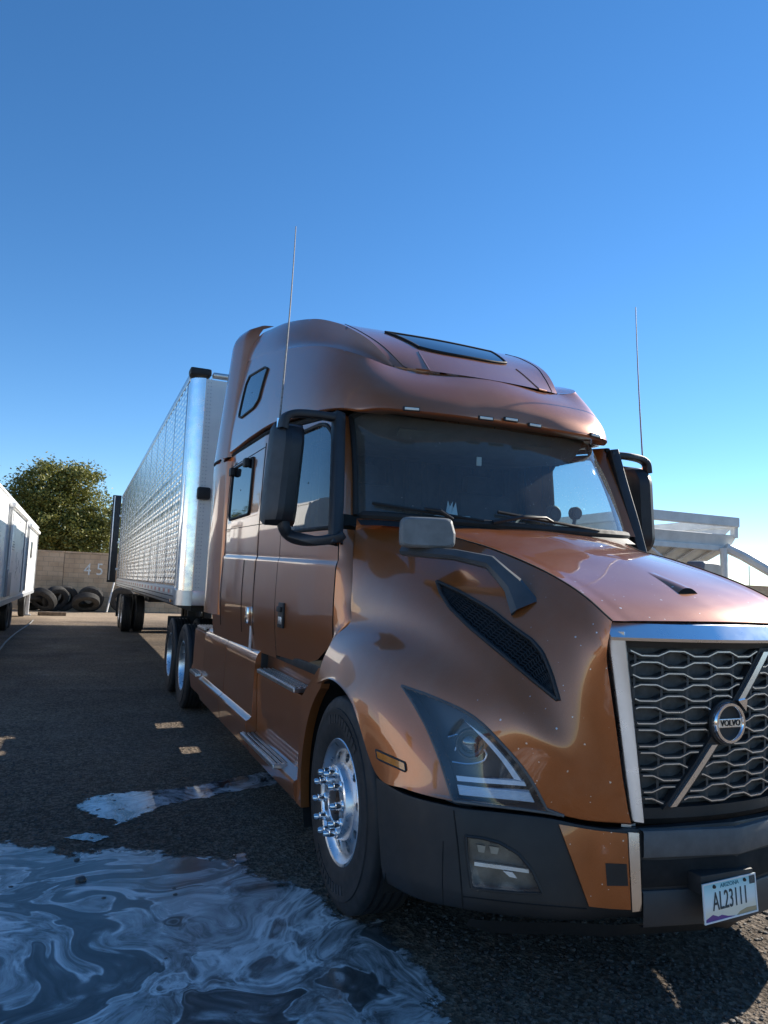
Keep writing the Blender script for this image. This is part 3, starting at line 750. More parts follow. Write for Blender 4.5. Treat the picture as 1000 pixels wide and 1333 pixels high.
for j in range(0, 120, 3):                       # from the hood's rear edge to the front edge of the door
    hd = side[j, -1]+np.array((.004, .012, 0)); z = hd[2]; dr = np.array((sx(1.70, z)+.003, 1.69, z)); 
    cw.append(crom([hd+np.array((.03, .0, 0)), hd, (hd+dr)/2+np.array((-.006, -.004, 0)), dr], 10))
pm_.grid(cw, True)
both(pm_, 'windshield_pillar', paint_cab, truck, angle=60)
# cowl panel under the windshield
cw2 = []
for w in np.linspace(0, 1, 5):
    cw2.append([tuple(np.array(p)+np.array((0, -.09*(1-w), -.05*(1-w)-.012))) for p in ws[0]])
cm = MB().grid(cw2).mirror(); cm.build('cowl', black_plastic, truck)
MB().box((0, 1.05, .9), (1.5, 1.0, .9), .05).build('engine_bay', dark_gap, truck)
MB().box((0, 1.70, 1.45), (1.8, .10, .8), .03).build('firewall', dark_gap, truck)
# painted corner between the hood's rear edge and the foot of the windshield
cc = []
hr = np.array([top[j][-1] for j in range(0, 17)]); wb = np.array(ws[0])
for w in np.linspace(0, 1, 6):
    r_ = []
    for p in hr:
        i = int(np.argmin(abs(wb[:, 0]-p[0]))); q = wb[i]+np.array((0, -.022, -.022)); m_ = p*(1-w)+q*w; m_[2] -= .008*math.sin(math.pi*w); r_.append(m_)
    cc.append(r_)
both(MB().grid(cc), 'cowl_corner', paint_cab, truck)
# wipers
def wiper(px0, px1, pivot):
    bl = [WS.hit(px0[0]+(px1[0]-px0[0])*k/9, px0[1]+(px1[1]-px0[1])*k/9, .022) for k in range(10)]
    m = MB().tube(bl, .010, 6)
    pv = WS.hit(*pivot, .03); mid = bl[4]+Vector((0, -.035, .012))
    a = MB().tube([pv, (pv+mid)/2+Vector((0, -.02, .015)), mid, bl[5]], [.014, .012, .008, .006], 6)
    o = a.build('wiper', chassis_black, truck); m.build('wiper_blade', rubber_seal, o); return o
wiper((487, 657), (628, 681), (640, 684)); wiper((646, 669), (776, 693), (783, 695))

# ---- roof fairing: brow/visor and sides as one wrap, dome above it
KT = [(640,495,0.0),(600,491,-.22),(560,485,-.43),(513,478,-.645),(490,470,-.765),(468,462,-.865),(440,454,-.955),(410,450,-1.01),(370,455,-1.06),(340,463,-1.08),(325,470,-1.09)]
KB = [(664,550,0.0),(628,545,-.20),(590,540,-.42),(535,533.5,-.685),(497,531,-.845),(468,533,-.945),(440,531,-1.035),(405,536,-1.115),(358,549,-1.165),(328,567,-1.19),(306,584,-1.20)]
top_r = np.array([P(a, b, X=c) for a, b, c in KT]); bot_r = np.array([P(a, b, X=c) for a, b, c in KB])
top_r[0, 1] = 1.88; top_r[0, 2] = 2.972
for R_w in (top_r, bot_r):           # fair the front edge: even curve through the traced points
    xs_ = R_w[:5, 0]; A_ = np.stack([np.ones(5), xs_**2, xs_**4], 1)
    for c_ in (1, 2):
        cf_ = np.linalg.lstsq(A_, R_w[:5, c_], rcond=None)[0]; R_w[:4, c_] = (A_ @ cf_)[:4]
outs = [(.0, 0, 0), (.2, .03, .006), (.45, .052, .012), (.75, .048, .012), (.95, .015, .003), (1.0, 0, 0)]
wgt = np.array([1, 1, 1, 1, .95, .85, .7, .55, .4, .3, .3])[:, None]
# outward direction in plan for each column
od = np.array([(0, -1, 0), (-.1, -1, 0), (-.22, -1, 0), (-.45, -.9, 0), (-.72, -.7, 0), (-.93, -.4, 0), (-1, -.1, 0), (-1, 0, 0), (-1, 0, 0), (-1, 0, 0), (-1, 0, 0)], float)
od /= np.linalg.norm(od, axis=1)[:, None]
RW = []
for w, o1, up in outs:
    RW.append(top_r*(1-w)+bot_r*w+od*o1*wgt*.8+np.array((0, 0, 1.0))*up*wgt)
RW.append(bot_r+od*-.03+np.array((0, 0, -.012)))                       # returned lip
RW.append(bot_r+od*-.16+np.array((0, 0, .0))*1)
def full(rows): return [np.concatenate([(r[1:]*np.array((-1, 1, 1)))[::-1], r]) for r in rows]
wrap = patch(full(RW[:6]), 219, 50); lip_ = patch(full(RW[5:]), 219, 8)[1:]
for _ in range(30): wrap[1:-1, 1:-1] = .5*wrap[1:-1, 1:-1]+.125*(wrap[:-2, 1:-1]+wrap[2:, 1:-1]+wrap[1:-1, :-2]+wrap[1:-1, 2:])
wrap = wrap[:, 109:]; lipg = np.concatenate([wrap, lip_[:, 109:]])
wrap_m = MB().grid(lipg)
# extend the side rearwards to the back wall
rear = []
for j in range(len(lipg)):
    p = lipg[j][-1]; rear.append([p, p+np.array((-.004, .25, .02*(p[2]-2.76))), p+np.array((-.004, .62, .05*(p[2]-2.76)))])
wrap_m.grid(rear)
ROOFS = Surf(MB().grid(wrap))
# dome: ridge line and centre line
RID = [(513,477,-.648),(497,458,-.69),(480,442,-.73),(460,429.5,-.77),(440,420.5,-.80),(410,415,-.85),(375,419.5,-.92),(352,429,-.97),(340,436,-1.0)]
rid = np.array([P(a, b, X=c) for a, b, c in RID])
rid = np.concatenate([rid, [rid[-1]+np.array((-.0, .6, .03))]])
cent = np.array([(0, 1.88, 2.972), (0, 2.22, 3.225), (0, 2.50, 3.392), (0, 2.82, 3.547), (0, 3.15, 3.672), (0, 3.65, 3.83), (0, 4.25, 3.955), (0, 4.7, 4.0), (0, 5.0, 4.03), (0, 5.6, 4.03)])
ridc = crom(rid, 90); cenc = crom(cent, 90)
dome = []
for w in np.linspace(0, 1, 30):
    e = 1-(1-w)**2.0
    q = ridc*(1-w)+cenc*w; q = q.copy(); q[:, 1:] = ridc[:, 1:]*(1-e)+cenc[:, 1:]*e
    dome.append(q)
dome_m = MB().grid(dome, True)
DOME = Surf(dome_m)
# dome side: from the ridge out and down to the crease, hollowed at the front like a scoop
crs = crom(top_r[3:], 80); crs = np.concatenate([crs, [crs[-1]+np.array((-.004, .25, .05)), crs[-1]+np.array((-.004, .62, .06))]])
crs_r = resample(crs, 90); rid_r = resample(ridc, 90)
ds = []
for w in np.linspace(0, 1, 16):
    q = rid_r*(1-w)+crs_r*w; t = np.linspace(0, 1, 90)[:, None]
    hol = 1/(1+np.exp((t-.42)/.07))              # steep wall and shelf at the front, plain convex wall further back
    e1 = w**2.6*hol+(1-(1-w)**1.5)*(1-hol); e2 = (1-(1-w)**3.0)*hol+w**1.35*(1-hol)
    q = np.concatenate([rid_r[:, :2]*(1-e1)+crs_r[:, :2]*e1, rid_r[:, 2:]*(1-e2)+crs_r[:, 2:]*e2], 1)
    ds.append(q)
ds_m = MB().grid(ds)
allr = MB(); allr.add(wrap_m.v, wrap_m.f); allr.add(ds_m.v, ds_m.f); allr.add(dome_m.v, dome_m.f)
allr.mirror().weld(3e-4)
roof = allr.build('roof_fairing', paint_cab, truck, angle=38)
# seams on the dome
DS = Surf(dome_m)
for q in ([(445,420),(470,432),(500,452),(531,483)],):
    both(MB().tube(DS.line(q, 0, .0005, n=24), .0035, 5), 'shut_line', dark_gap, roof)
for q in ([(545,458),(552,470),(561,485)],):
    both(MB().tube(DS.line(q, 0, .0005, n=12), .006, 5), 'styling_line', paint_cab, roof)
# skylight: proud dark glass
dfull = MB().grid(dome); dfull.mirror(); DF = Surf(dfull)
def dome_z(x, y):
    loc, n, _, _ = DF.b.ray_cast(Vector((x, y, 6)), Vector((0, 0, -1))); return loc.z if loc else 3.5
SKY = []
f0 = DF.hit(596, 464)
for t in np.linspace(0, 1, 12):
    y = f0.y+.46*t; hw = .36+.10*t
    SKY.append([(x*hw, y+.07*(abs(x)**3)*(1-t), dome_z(x*hw, y+.07*(abs(x)**3)*(1-t))+.008) for x in np.linspace(-1, 1, 24)])
sk = MB().grid(SKY, True).build('skylight', dark_glass, roof)
lp = [SKY[0][i] for i in range(24)]+[SKY[j][23] for j in range(1, 12)]+[SKY[11][i] for i in range(22, -1, -1)]+[SKY[j][0] for j in range(10, -1, -1)]
MB().tube(lp, .009, 6).build('frame', rubber_seal, sk)
# visor marker lamps
for x0, y0 in ((535.5, 535.5), (632, 547.2), (664, 551.2), (694.5, 555.5), (783, 569.5)):
    if x0 < 664: c = ROOFS.hit(x0, y0-2.5, .004)
    elif x0 == 664: c = Vector((0, bot_r[0][1]-.014, bot_r[0][2]+.016))
    else: c = ROOFS.hit({694.5: 632, 783: 535.5}[x0], {694.5: 547.2, 783: 535.5}[x0]-2.5, .004); c.x = -c.x
    rz = -.55*c.x
    o = MB().box(c, (.105, .016, .026), .004, rz=-rz*.6).build('marker_lamp', chassis_black, roof)
    MB().box(c+Vector((0, -.007, .0)), (.088, .010, .016), .003, rz=-rz*.6).build('lens', mat('marker_lens', (.62, .66, .62), .25, coat=1), o)
# upper sleeper window lies on the roof side
def roof_x(y, z):
    loc, n, _, _ = RFS.ray_cast(Vector((-3, y, z)), Vector((1, 0, 0))); return loc.x if loc else -1.15
RFS = BVHTree.FromPolygons([Vector(v) for v in wrap_m.v], wrap_m.f)
class _W: pass
uw = [P(a, b, X=-1.155) for a, b in ((321, 489), (338, 477), (342, 479), (341, 487), (338, 520), (333, 531), (318, 544), (314.5, 543), (315, 535), (318, 500))]
win([(p[1], p[2]) for p in uw], [roof, roof], 'upper_window', .004, roof_x, .011)
# black gap under the roof fairing
gap = MB().tube([(sx(y, belt(y))+.008, y, belt(y)-.004) for y in np.linspace(1.95, 5.05, 40)], .02, 6)
both(gap, 'belt_gap', dark_gap, truck)
# ---- rear side fairings (extenders), upper and lower piece
def extender(z0, z1, top=False):
    G = []
    for w in np.linspace(0, 1, 26):
        z = z0+(z1-z0)*w; sh = 0.0; k = 1.0
        if top:
            d = max(0, (z-(z1-.16))/.16); k = math.sqrt(max(0, 1-d*d))
        yb = 5.27-.055*(z-1.25)
        pts = [(-1.10, 4.62, z), (-1.20+.0, 4.66, z), (-1.235, 4.76, z), (-1.262, 4.90, z), (-1.27, yb-.14, z), (-1.262, yb-.03, z), (-1.235, yb, z), (-1.20, yb-.02, z)]
        q = crom(pts, 26)
        tin = max(0, (z-2.75))*.085+ (1-k)*.14
        q[:, 0] += tin; q[:, 1] -= (1-k)*.16*(q[:, 1]-4.66)/.6
        G.append(q)
    return MB().grid(G)
for nm, z0, z1, tp in (('side_extender', 1.24, 2.70, False), ('side_extender', 2.74, 4.09, True)):
    for flip in (False, True):
        m = extender(z0, z1, tp); (m.mirrored() if flip else m).build(nm, paint_cab, truck, angle=60)
both(MB().tube([(-1.263, 4.8, 2.72), (-1.272, 5.05, 2.72), (-1.25, 5.19, 2.72)], .012, 6), 'extender_gap', dark_gap, truck)
# back wall and underside
both(MB().box((-1.11, 2.79, 1.85), (.03, .10, 1.6)), 'light_leak_strip', dark_gap, truck)  # dark strips added inside to block light leaking between door and sleeper
MB().box((0, 5.0, 2.4), (2.36, .06, 2.75), .02).build('back_wall', cabin_dark, truck)
MB().box((0, 3.3, 1.06), (2.24, 3.3, .06), .01).build('floor_pan', chassis_black, truck)

# ---- interior seen through the glass
inter = MB().box((0, 3.05, 1.9), (2.1, .04, 1.75), .01).build('cabin_curtain', fabric_dark, truck)
for k in range(14):
    MB().tube([(-1.0+k*.155, 3.02, 1.1), (-1.0+k*.155, 3.02, 2.75)], .035, 8).build('fold', fabric_dark, inter)
dash = MB()
dg = []
for w, dz, dy in ((0, -.02, .03), (.3, .0, .15), (.7, .01, .32), (1, -.03, .40), (1.0, -.45, .42)):
    dg.append([(x, interp(abs(x), [0, .4, .7, .9, .985], [1.345, 1.375, 1.47, 1.60, 1.73])+dy, 1.925+dz) for x in np.linspace(-.97, .97, 40)])
dash.grid(dg); dashboard = dash.build('dashboard', cabin_dark, truck)
hl_ = MB(); G = []
for y, z in ((1.95, 2.66), (2.0, 2.60), (2.06, 2.535), (2.14, 2.50), (2.25, 2.50), (2.9, 2.56)):
    G.append([(x, y+.10*x*x, z+.09*abs(x)**5) for x in np.linspace(-.90, .90, 30)])
hl_.grid(G); hdl = hl_.build('headliner', cabin_grey, truck)
for x in (-.42, .42): MB().box((x, 2.03+.1*x*x, 2.57), (.36, .02, .085), .008, rx=.75).build('sun_flap', cabin_grey, hdl)
MB().box((-.05, 1.93, 2.42), (.035, .012, .06), .004).build('toll_tag', white_plastic, wsg)
for x in (-.52, .52):
    st = MB().box((x, 2.62, 1.55), (.52, .5, .16), .05).build('seat', fabric_dark, truck)
    MB().box((x, 2.86, 1.98), (.50, .14, .72), .06, rx=.12).build('backrest', fabric_dark, st)
    MB().box((x, 2.90, 2.40), (.28, .10, .18), .04).build('headrest', fabric_dark, st)
sw = MB(); cst = Vector((.52, 2.03, 1.93)); ring = []
for k in range(33):
    a = 2*math.pi*k/32; ring.append(cst+Vector((.215*math.cos(a), .12*math.sin(a)*1.0, .175*math.sin(a))))
sw.tube(ring, .016, 8, False); sw.tube([cst+Vector((-.2, 0, 0)), cst, cst+Vector((.2, 0, 0))], .02, 6); sw.tube([cst, cst+Vector((0, -.1, -.15))], .03, 8)
sw.build('steering_wheel', chassis_black, truck)
tb = WS.hit(596, 655); 
tx = MB().box((tb.x+.08, tb.y+.22, 1.975), (.20, .12, .07), .006).build('tissue_box', white_plastic, dashboard)
tp = MB(); 
for k in range(6):
    a = k*1.05; tp.add([(tb.x+.08+.05*math.cos(a), tb.y+.22+.03*math.sin(a), 2.005), (tb.x+.08+.05*math.cos(a+1.2), tb.y+.22+.03*math.sin(a+1.2), 2.005), (tb.x+.08+.018*math.cos(a+2), tb.y+.22+.02*math.sin(a), 2.09+.02*math.sin(k*2.3))], [(0, 1, 2)])
tp.build('tissue', mat('tissue', (.85, .85, .85), .9), tx, smooth=False)
sb = WS.hit(632, 664); MB().box((sb.x+.06, sb.y+.12, 1.96), (.10, .02, .045), .003).build('dash_card', white_plastic, dashboard)
for (a, b) in ((721, 668), (752, 667)):
    c = WS.hit(a, b); c = c+Vector((.14, .20, .02)); r_ = .055 if a < 740 else .042
    f_ = MB().lathe([(-.02, .0001), (-.02, r_*.55), (-.01, r_*.6), (-.022, r_*.85), (-.015, r_), (.02, r_), (.03, r_*.6), (.03, .0001)], 24, 'Y', c).build('dash_fan', chassis_black, dashboard)
    MB().tube([c, c+Vector((0, .02, -.10))], .012, 6).build('stem', chassis_black, f_)

# ---- big door mirrors on their loop brackets, each with a whip aerial
def mirror_set():
    parts = {}
    Ym = 1.96
    # loop bracket
    tl = P(372, 541, Y=1.93); tr_ = P(441, 545, X=-1.055); br = P(437, 700, X=-1.12); bl = P(372, 694, Y=1.95)
    path = [np.array(tr_)+np.array((.03, 0, .0)), tr_, tr_*.6+tl*.4+np.array((0, -.01, .012)), tl+np.array((.06, 0, .02)), tl+np.array((.0, .0, -.01)), tl+np.array((-.015, 0, -.08))]
    def bar(path, wx, wy, n=40):
        q = crom(path, n); G = []
        V = []
        for i in range(n):
            t = q[min(i+1, n-1)]-q[max(0, i-1)]; t = t/np.linalg.norm(t); yv = np.array((.25, -1, 0)); yv = yv-t*(yv@t); yv /= np.linalg.norm(yv); s_ = np.cross(t, yv)
            G.append([q[i]+s_*wx*math.copysign(abs(math.cos(a))**.35, math.cos(a))+yv*wy*math.copysign(abs(math.sin(a))**.35, math.sin(a)) for a in np.linspace(0, 2*math.pi, 17)])
        return MB().grid(G)
    m = bar(path, .023, .036)
    path2 = [br+np.array((.03, 0, .02)), br+np.array((0, 0, -.0)), br*.6+bl*.4+np.array((0, -.01, -.028)), bl+np.array((.04, 0, -.02)), bl+np.array((-.01, 0, .03)), bl+np.array((-.02, 0, .09))]
    m2 = bar(path2, .027, .038)
    post = bar([np.array(tr_)+np.array((0, .005, .03)), np.array(tr_)*.66+br*.34+np.array((0, .0, 0)), np.array(tr_)*.33+br*.67, br+np.array((0, .0, -.035))], .036, .034)
    m.add(m2.v, m2.f); m.add(post.v, post.f)
    # housing: faceted tall shell
    c = (np.array(P(372, 616, Y=Ym))); hw, hh = .098, .315
    G = []
    for w in np.linspace(-1, 1, 22):
        z = c[2]+hh*w; k = (1-abs(w)**9)**.5 if abs(w) > .8 else 1; k = max(k, .0); slope = .02*w
        tpc = max(0, w-.62)/.38*.05
        pts = []
        for (ax, ay) in ((-1, .10), (-1, .04), (-.92, -.02), (-.45, -.115), (-.1, -.128), (.6, -.10), (.95, -.03), (1, .02), (1, .10)):
            pts.append((c[0]+ax*hw*(.9+.1*k)+slope, Ym+ay*k*(1-.35*max(0, w-.55))+.03+tpc*.6, z))
        G.append(pts)
    h = MB().grid(G, True)
    back = MB().grid([[(p[0], p[1], p[2]) for p in (g[0], g[-1])] for g in G])
    capb = MB(); capb.add(G[0], [tuple(range(9))]); capb.add(G[-1], [tuple(range(9))[::-1]])
    h.add(capb.v, capb.f)
    return m, h, back, c
mb_, mh, mback, mc = mirror_set()
ab = np.array((-1.406, 1.985, 2.50)); at = np.array((-1.367, 2.02, 3.79))
for flip in (False, True):
    g = (lambda q: q.mirrored()) if flip else (lambda q: q)
    o = g(mb_).build('door_mirror', mirror_plastic, truck, angle=50)
    g(mh).build('mirror_housing', mirror_plastic, o, angle=28); g(mback).build('mirror_glass', chrome, o)
    an = MB().tube([ab+(at-ab)*w+np.array((.012*math.sin(w*2.4), 0, 0)) for w in np.linspace(0, 1, 16)], [.0065-.0035*w for w in np.linspace(0, 1, 16)], 6)
    a_ = g(an).build('antenna', mat('aerial_grey', (.20, .19, .18), .5, vary=.5, nscale=80), truck)
    g(MB().tube([ab+np.array((0, 0, -.03)), ab+np.array((0, 0, .05))], .014, 8)).build('mount', chrome, a_)
# ---- hood mirror on its angled arm
def hood_mirror():
    c = (np.array(P(556, 694, X=-.90)))
    G = []
    wdt, hgt = .135, .075
    for w in np.linspace(-1, 1, 13):
        pts = []
        k = (1-abs(w)**6)**.5
        for a in np.linspace(0, 2*math.pi, 25):
            ca, sa = math.cos(a), math.sin(a)
            pts.append((ca*abs(ca)**-.68*wdt*(.9+.1*k) if abs(ca) > 1e-6 else 0, w*.055*1.0, (sa*abs(sa)**-.68 if abs(sa) > 1e-6 else 0)*hgt*(.82+.18*k)))
        G.append(pts)
    m = MB().grid(G)
    m.add(G[0], [tuple(range(24))]); m.add(G[-1], [tuple(range(24))])
    # slanted inner edge
    m.v = [(x*(1-.10*(z > 0)*max(0, x)/wdt), y, z) for x, y, z in m.v]
    M = Matrix.Rotation(math.radians(-20), 3, 'Z'); m.v = [tuple(M @ Vector(v)+Vector(c)) for v in m.v]
    a0 = np.array(P(524, 717, X=-.97)); a1 = np.array(P(592, 722, X=-.83)); a2 = np.array(P(638, 732, X=-.745)); a3 = np.array(P(668, 762, X=-.70)); a4 = np.array(HS.hit(684, 792)); 
    q = [a0, (a0+a1)/2, a1, (a1+a2)/2, a2, (a2+a3)/2, a3, (a3+a4)/2, a4]
    wid = [.022, .024, .026, .028, .032, .036, .045, .055, .066]
    G = []
    for i, p in enumerate(q):
        t = q[min(i+1, len(q)-1)]-q[max(0, i-1)]; t /= np.linalg.norm(t); n = np.array((-.55, -.75, .35)); n = n-t*(n@t); n /= np.linalg.norm(n); s_ = np.cross(t, n)
        G.append([p+s_*wid[i]*u+n*v for u, v in ((-1, -.012), (-1, .008), (-.7, .018), (.55, .022), (1, .006), (1, -.012), (-1, -.012))])
    arm = MB().grid(G); arm.add(G[0][:6], [tuple(range(6))])
    return m, arm
hm, ha = hood_mirror()
for flip in (False, True):
    g = (lambda q: q.mirrored()) if flip else (lambda q: q)
    if flip: hm.v = [(x, y, z-.125) for x, y, z in hm.v]; ha.v = [(x, y, z-.125*(z > 1.6)) for x, y, z in ha.v]
    o = g(ha).build('hood_mirror', mat('arm_plastic', (.055, .06, .066), .5, vary=.25), truck, angle=30); g(hm).build('mirror_head', mat('head_plastic', (.16, .17, .175), .6, vary=.25, nscale=10), o, angle=40)

# ================================================================== running gear, skirts, steps
def tyre_mb(R=.505, rb=.292, W=.275, n=72, tread=True):
    h = W/2
    prof = [(-h+.028, rb-.004), (-h+.020, rb+.006), (-h+.010, rb+.03), (-h+.002, rb+.07), (-h, rb+.10), (-h+.004, R-.085), (-h+.003, R-.082), (-h+.004, R-.062), (-h+.010, R-.060), (-h+.016, R-.030), (-h+.026, R-.010), (-h+.036, R-.002)]
    xs = []
    if tread:
        for c in (-.066, -.022, .022, .066): xs += [(c-.010, 0), (c-.006, .013), (c+.006, .013), (c+.010, 0)]
    prof += [(x, R-d) for x, d in xs]
    half = prof[:12]
    prof += [(-a, r) for a, r in half[::-1]]
    m = MB().lathe(prof, n)
    return m
def rib_ring(m, R, a, n=60, w=.010, l=.03):
    pass
def annulus_holes(m, ri, ro, xi, xo, nh, rh, rhole, depth):
    """disc ring with round hand holes cut through it"""
    K = 32
    for s in range(nh):
        t0 = 2*math.pi*s/nh; t1 = 2*math.pi*(s+1)/nh; tc = (t0+t1)/2
        xat = lambda r: xi+(xo-xi)*(r-ri)/(ro-ri)
        sq = []
        for k in range(8): sq.append((ri, t0+(t1-t0)*k/8))
        for k in range(8): sq.append((ri+(ro-ri)*k/8, t1))
        for k in range(8): sq.append((ro, t1-(t1-t0)*k/8))
        for k in range(8): sq.append((ro-(ro-ri)*k/8, t0))
        hole = []
        for (r, t) in sq:
            a = math.atan2((r-rh), (t-tc)*rh); hole.append((rh+rhole*math.sin(a), tc+rhole*math.cos(a)/rh))
        P3 = lambda r, t, dx=0: (xat(r)+dx, r*math.cos(t), r*math.sin(t))
        V = [P3(*q) for q in sq]+[P3(*q) for q in hole]+[P3(*q, depth) for q in hole]
        F = [(k, (k+1) % K, K+(k+1) % K, K+k) for k in range(K)]+[(K+k, K+(k+1) % K, 2*K+(k+1) % K, 2*K+k) for k in range(K)]
        m.add(V, F)
    return m
def stud_cover(c, h=.070, r=.019):
    m = MB().lathe([(0, r*1.25), (-.006, r*1.3), (-.010, r*1.05), (-h*.55, r), (-h*.58, r*.82), (-h*.85, r*.78), (-h*.97, r*.5), (-h, .0005)], 12, 'X', c); return m
def steer_wheel():
    root = empty('front_wheel')
    tyre_mb().build('tyre', tyre_rubber, root, angle=40)
    r = MB().lathe([(-.100, .296), (-.116, .299), (-.121, .294), (-.117, .284), (-.108, .277), (-.098, .268), (-.088, .255), (-.086, .245)], 64)
    annulus_holes(r, .182, .245, -.101, -.086, 10, .216, .0215, .05)
    r.lathe([(-.101, .182), (-.118, .178), (-.137, .170), (-.143, .160), (-.143, .098), (-.138, .092), (-.03, .090)], 64)
    rim = r.build('rim', alloy, root, angle=30)
    MB().lathe([(-.03, .30), (-.03, .05)], 32).build('rim_back', chassis_black, root)
    MB().lathe([(-.05, .09), (-.06, .075), (-.085, .068), (-.115, .062), (-.12, .045), (-.105, .03), (-.105, .0005)], 32).build('hub', rust_hub, root)
    nut = stud_cover((0, 0, 0))
    first = None
    for k in range(10):
        a = 2*math.pi*(k+.5)/10; off = (-.143, .1425*math.cos(a), .1425*math.sin(a))
        if first is None: o = nut.build('nut_cover', chrome, root); first = o
        else: o = bpy.data.objects.new('nut_cover', first.data); col.objects.link(o); o.parent = root
        o.location = off
    bl = MB()     # worn raised blocks where the moulded lettering runs round the sidewall
    for a0 in (1.0, -2.15):
        for k in range(11):
            a = a0+k*.105; 
            for (r0, r1) in ((.372, .415),):
                V = [(-.1395, r*math.cos(t), r*math.sin(t)) for r, t in ((r0, a), (r0, a+.07), (r1, a+.07), (r1, a))]; W_ = [(-.134, y, z) for x, y, z in V]
                bl.add(V+W_, [(0, 1, 2, 3), (0, 4, 5, 1), (1, 5, 6, 2), (2, 6, 7, 3), (3, 7, 4, 0)])
    bo = bl.build('sidewall_moulding', mat('tyre_moulding', (.03, .03, .031), .5), root, smooth=False); bo['kind'] = 'stuff'
    return root
def sidewall_only(root): pass
def drive_wheel():
    root = empty('drive_wheel')
    tyre_mb().build('tyre', tyre_rubber, root, angle=40)
    r = MB().lathe([(-.100, .296), (-.116, .299), (-.121, .294), (-.117, .282), (-.10, .272), (-.02, .262), (.06, .255), (.085, .245)], 64)
    annulus_holes(r, .182, .245, .092, .085, 10, .216, .0215, .05)
    r.lathe([(.092, .182), (.085, .172), (.08, .12)], 48)
    r.build('rim', alloy, root, angle=30)
    MB().lathe([(.08, .14), (.06, .12), (-.02, .105), (-.05, .095), (-.055, .0005)], 32).build('hub', alloy, root)
    inner = tyre_mb(n=48); inner.v = [(x+.33, y, z) for x, y, z in inner.v]; inner.build('inner_tyre', tyre_rubber, root, angle=40)
    return root
fwl = steer_wheel(); fwl.location = (-1.06, 1.279, .505); fwl.parent = truck; fwl.rotation_euler = (math.radians(10), 0, math.radians(-1.5))
fwr = copy_tree(fwl, truck); fwr.location = (1.06, 1.279, .505); fwr.rotation_euler = (0, 0, math.pi)
dw0 = drive_wheel(); dw0.parent = truck
DRIVE_Y = (6.95, 8.27)
for i, (sx_, y) in enumerate(((-1, DRIVE_Y[0]), (-1, DRIVE_Y[1]), (1, DRIVE_Y[0]), (1, DRIVE_Y[1]))):
    o = dw0 if i == 0 else copy_tree(dw0, truck)
    o.location = (sx_*1.09, y, .505); o.rotation_euler = (0, 0, 0 if sx_ < 0 else math.pi)
# chassis
ch = MB()
for s in (-1, 1): ch.box((s*.43, 4.9, .88), (.09, 8.4, .26), .01)
for y in (2.4, 3.6, 4.8, 6.0, 7.6, 8.9): ch.box((0, y, .88), (.86, .12, .2), .01)
ch.box((0, 1.279, .50), (1.9, .12, .12), .02)
for y in DRIVE_Y:
    ch.box((0, y, .505), (1.9, .16, .16), .03); ch.lathe([(-.2, .05), (-.16, .18), (.16, .18), (.2, .05)], 20, 'Y', (0, y, .505))
for s in (-1, 1): ch.box((s*.62, 7.6, .62), (.1, 2.2, .1), .02)
chassis = ch.build('chassis', chassis_black, truck)
MB().box((0, 7.45, 1.10), (.95, .95, .10), .02).build('fifth_wheel', chassis_black, truck)
MB().box((0, 5.75, 1.05), (1.0, .9, .03), .005).build('deck_plate', steel_step, truck)
for s in (-1, 1):
    MB().box((s*.85, 2.6, .62), (.5, 1.1, .5), .05).build('equipment_box', chassis_black, truck)
    MB().box((s*.93, 9.0, .62), (.5, .02, .75), .003).build('mud_flap', tyre_rubber, truck)
    MB().lathe([(-.95, .0005), (-.95, .26), (-.9, .29), (.9, .29), (.95, .26), (.95, .0005)], 24, 'Y', (s*.86, 4.45, .70)).build('fuel_tank', alloy, truck)
    # coiled air lines behind the cab
for k, (x, mt) in enumerate(((-.35, mat('air_red', (.3, .03, .02), .5)), (-.25, mat('air_blue', (.03, .06, .3), .5)), (-.15, chassis_black))):
    pts = [(x+.05*math.cos(t*2.2), 5.15+1.45*t/30, 1.9-.62*math.sin(math.pi*t/30)+.05*math.sin(t*2.2)) for t in np.linspace(0, 30, 160)]
    MB().tube(pts, .012, 5).build('air_hose', mt, truck)
# wheel well liner
lin = []
for x in (-1.18, -.95, -.72):
    lin.append([(x, 1.279+.615*math.cos(a), .505+.615*math.sin(a)) for a in np.linspace(-.5, math.pi+.35, 30)])
wl_ = MB().grid(lin); wl_.add([(-.72, 1.279+.615*math.cos(a), .505+.615*math.sin(a)) for a in np.linspace(-.5, math.pi+.35, 30)], [tuple(range(30))])
both(wl_, 'wheel_well', dark_gap, truck)
# ---- skirts
def sweep(sec, y0, y1, n=14, bow_=0.0):
    q = crom(sec, 44) if len(sec) > 4 else np.array(sec)
    return MB().grid([[(x, y, z) for x, z in q] for y in np.linspace(y0, y1, n)])
def seclin(sec): return np.array(sec, float)
def sweep_lin(sec, y0, y1, n=8):
    m = MB().grid([[(x, y, z) for x, z in sec] for y in np.linspace(y0, y1, n)])
    k = len(sec); m.add([(x, y0, z) for x, z in sec], [tuple(range(k))]); m.add([(x, y1, z) for x, z in sec], [tuple(range(k))[::-1]]); return m
TANK = [(-.98, 1.072), (-1.06, 1.076), (-1.115, 1.070), (-1.15, 1.055), (-1.175, 1.03), (-1.188, .99), (-1.194, .93), (-1.196, .80), (-1.196, .66), (-1.198, .575), (-1.215, .555), (-1.236, .545), (-1.242, .525), (-1.236, .49), (-1.220, .38), (-1.208, .335), (-1.17, .32), (-1.0, .32)]
STEPZ = [(-1.10, .905), (-1.165, .90), (-1.172, .86), (-1.160, .60), (-1.155, .47), (-1.215, .435), (-1.222, .42), (-1.215, .36), (-1.200, .318), (-1.17, .31), (-1.0, .31)]
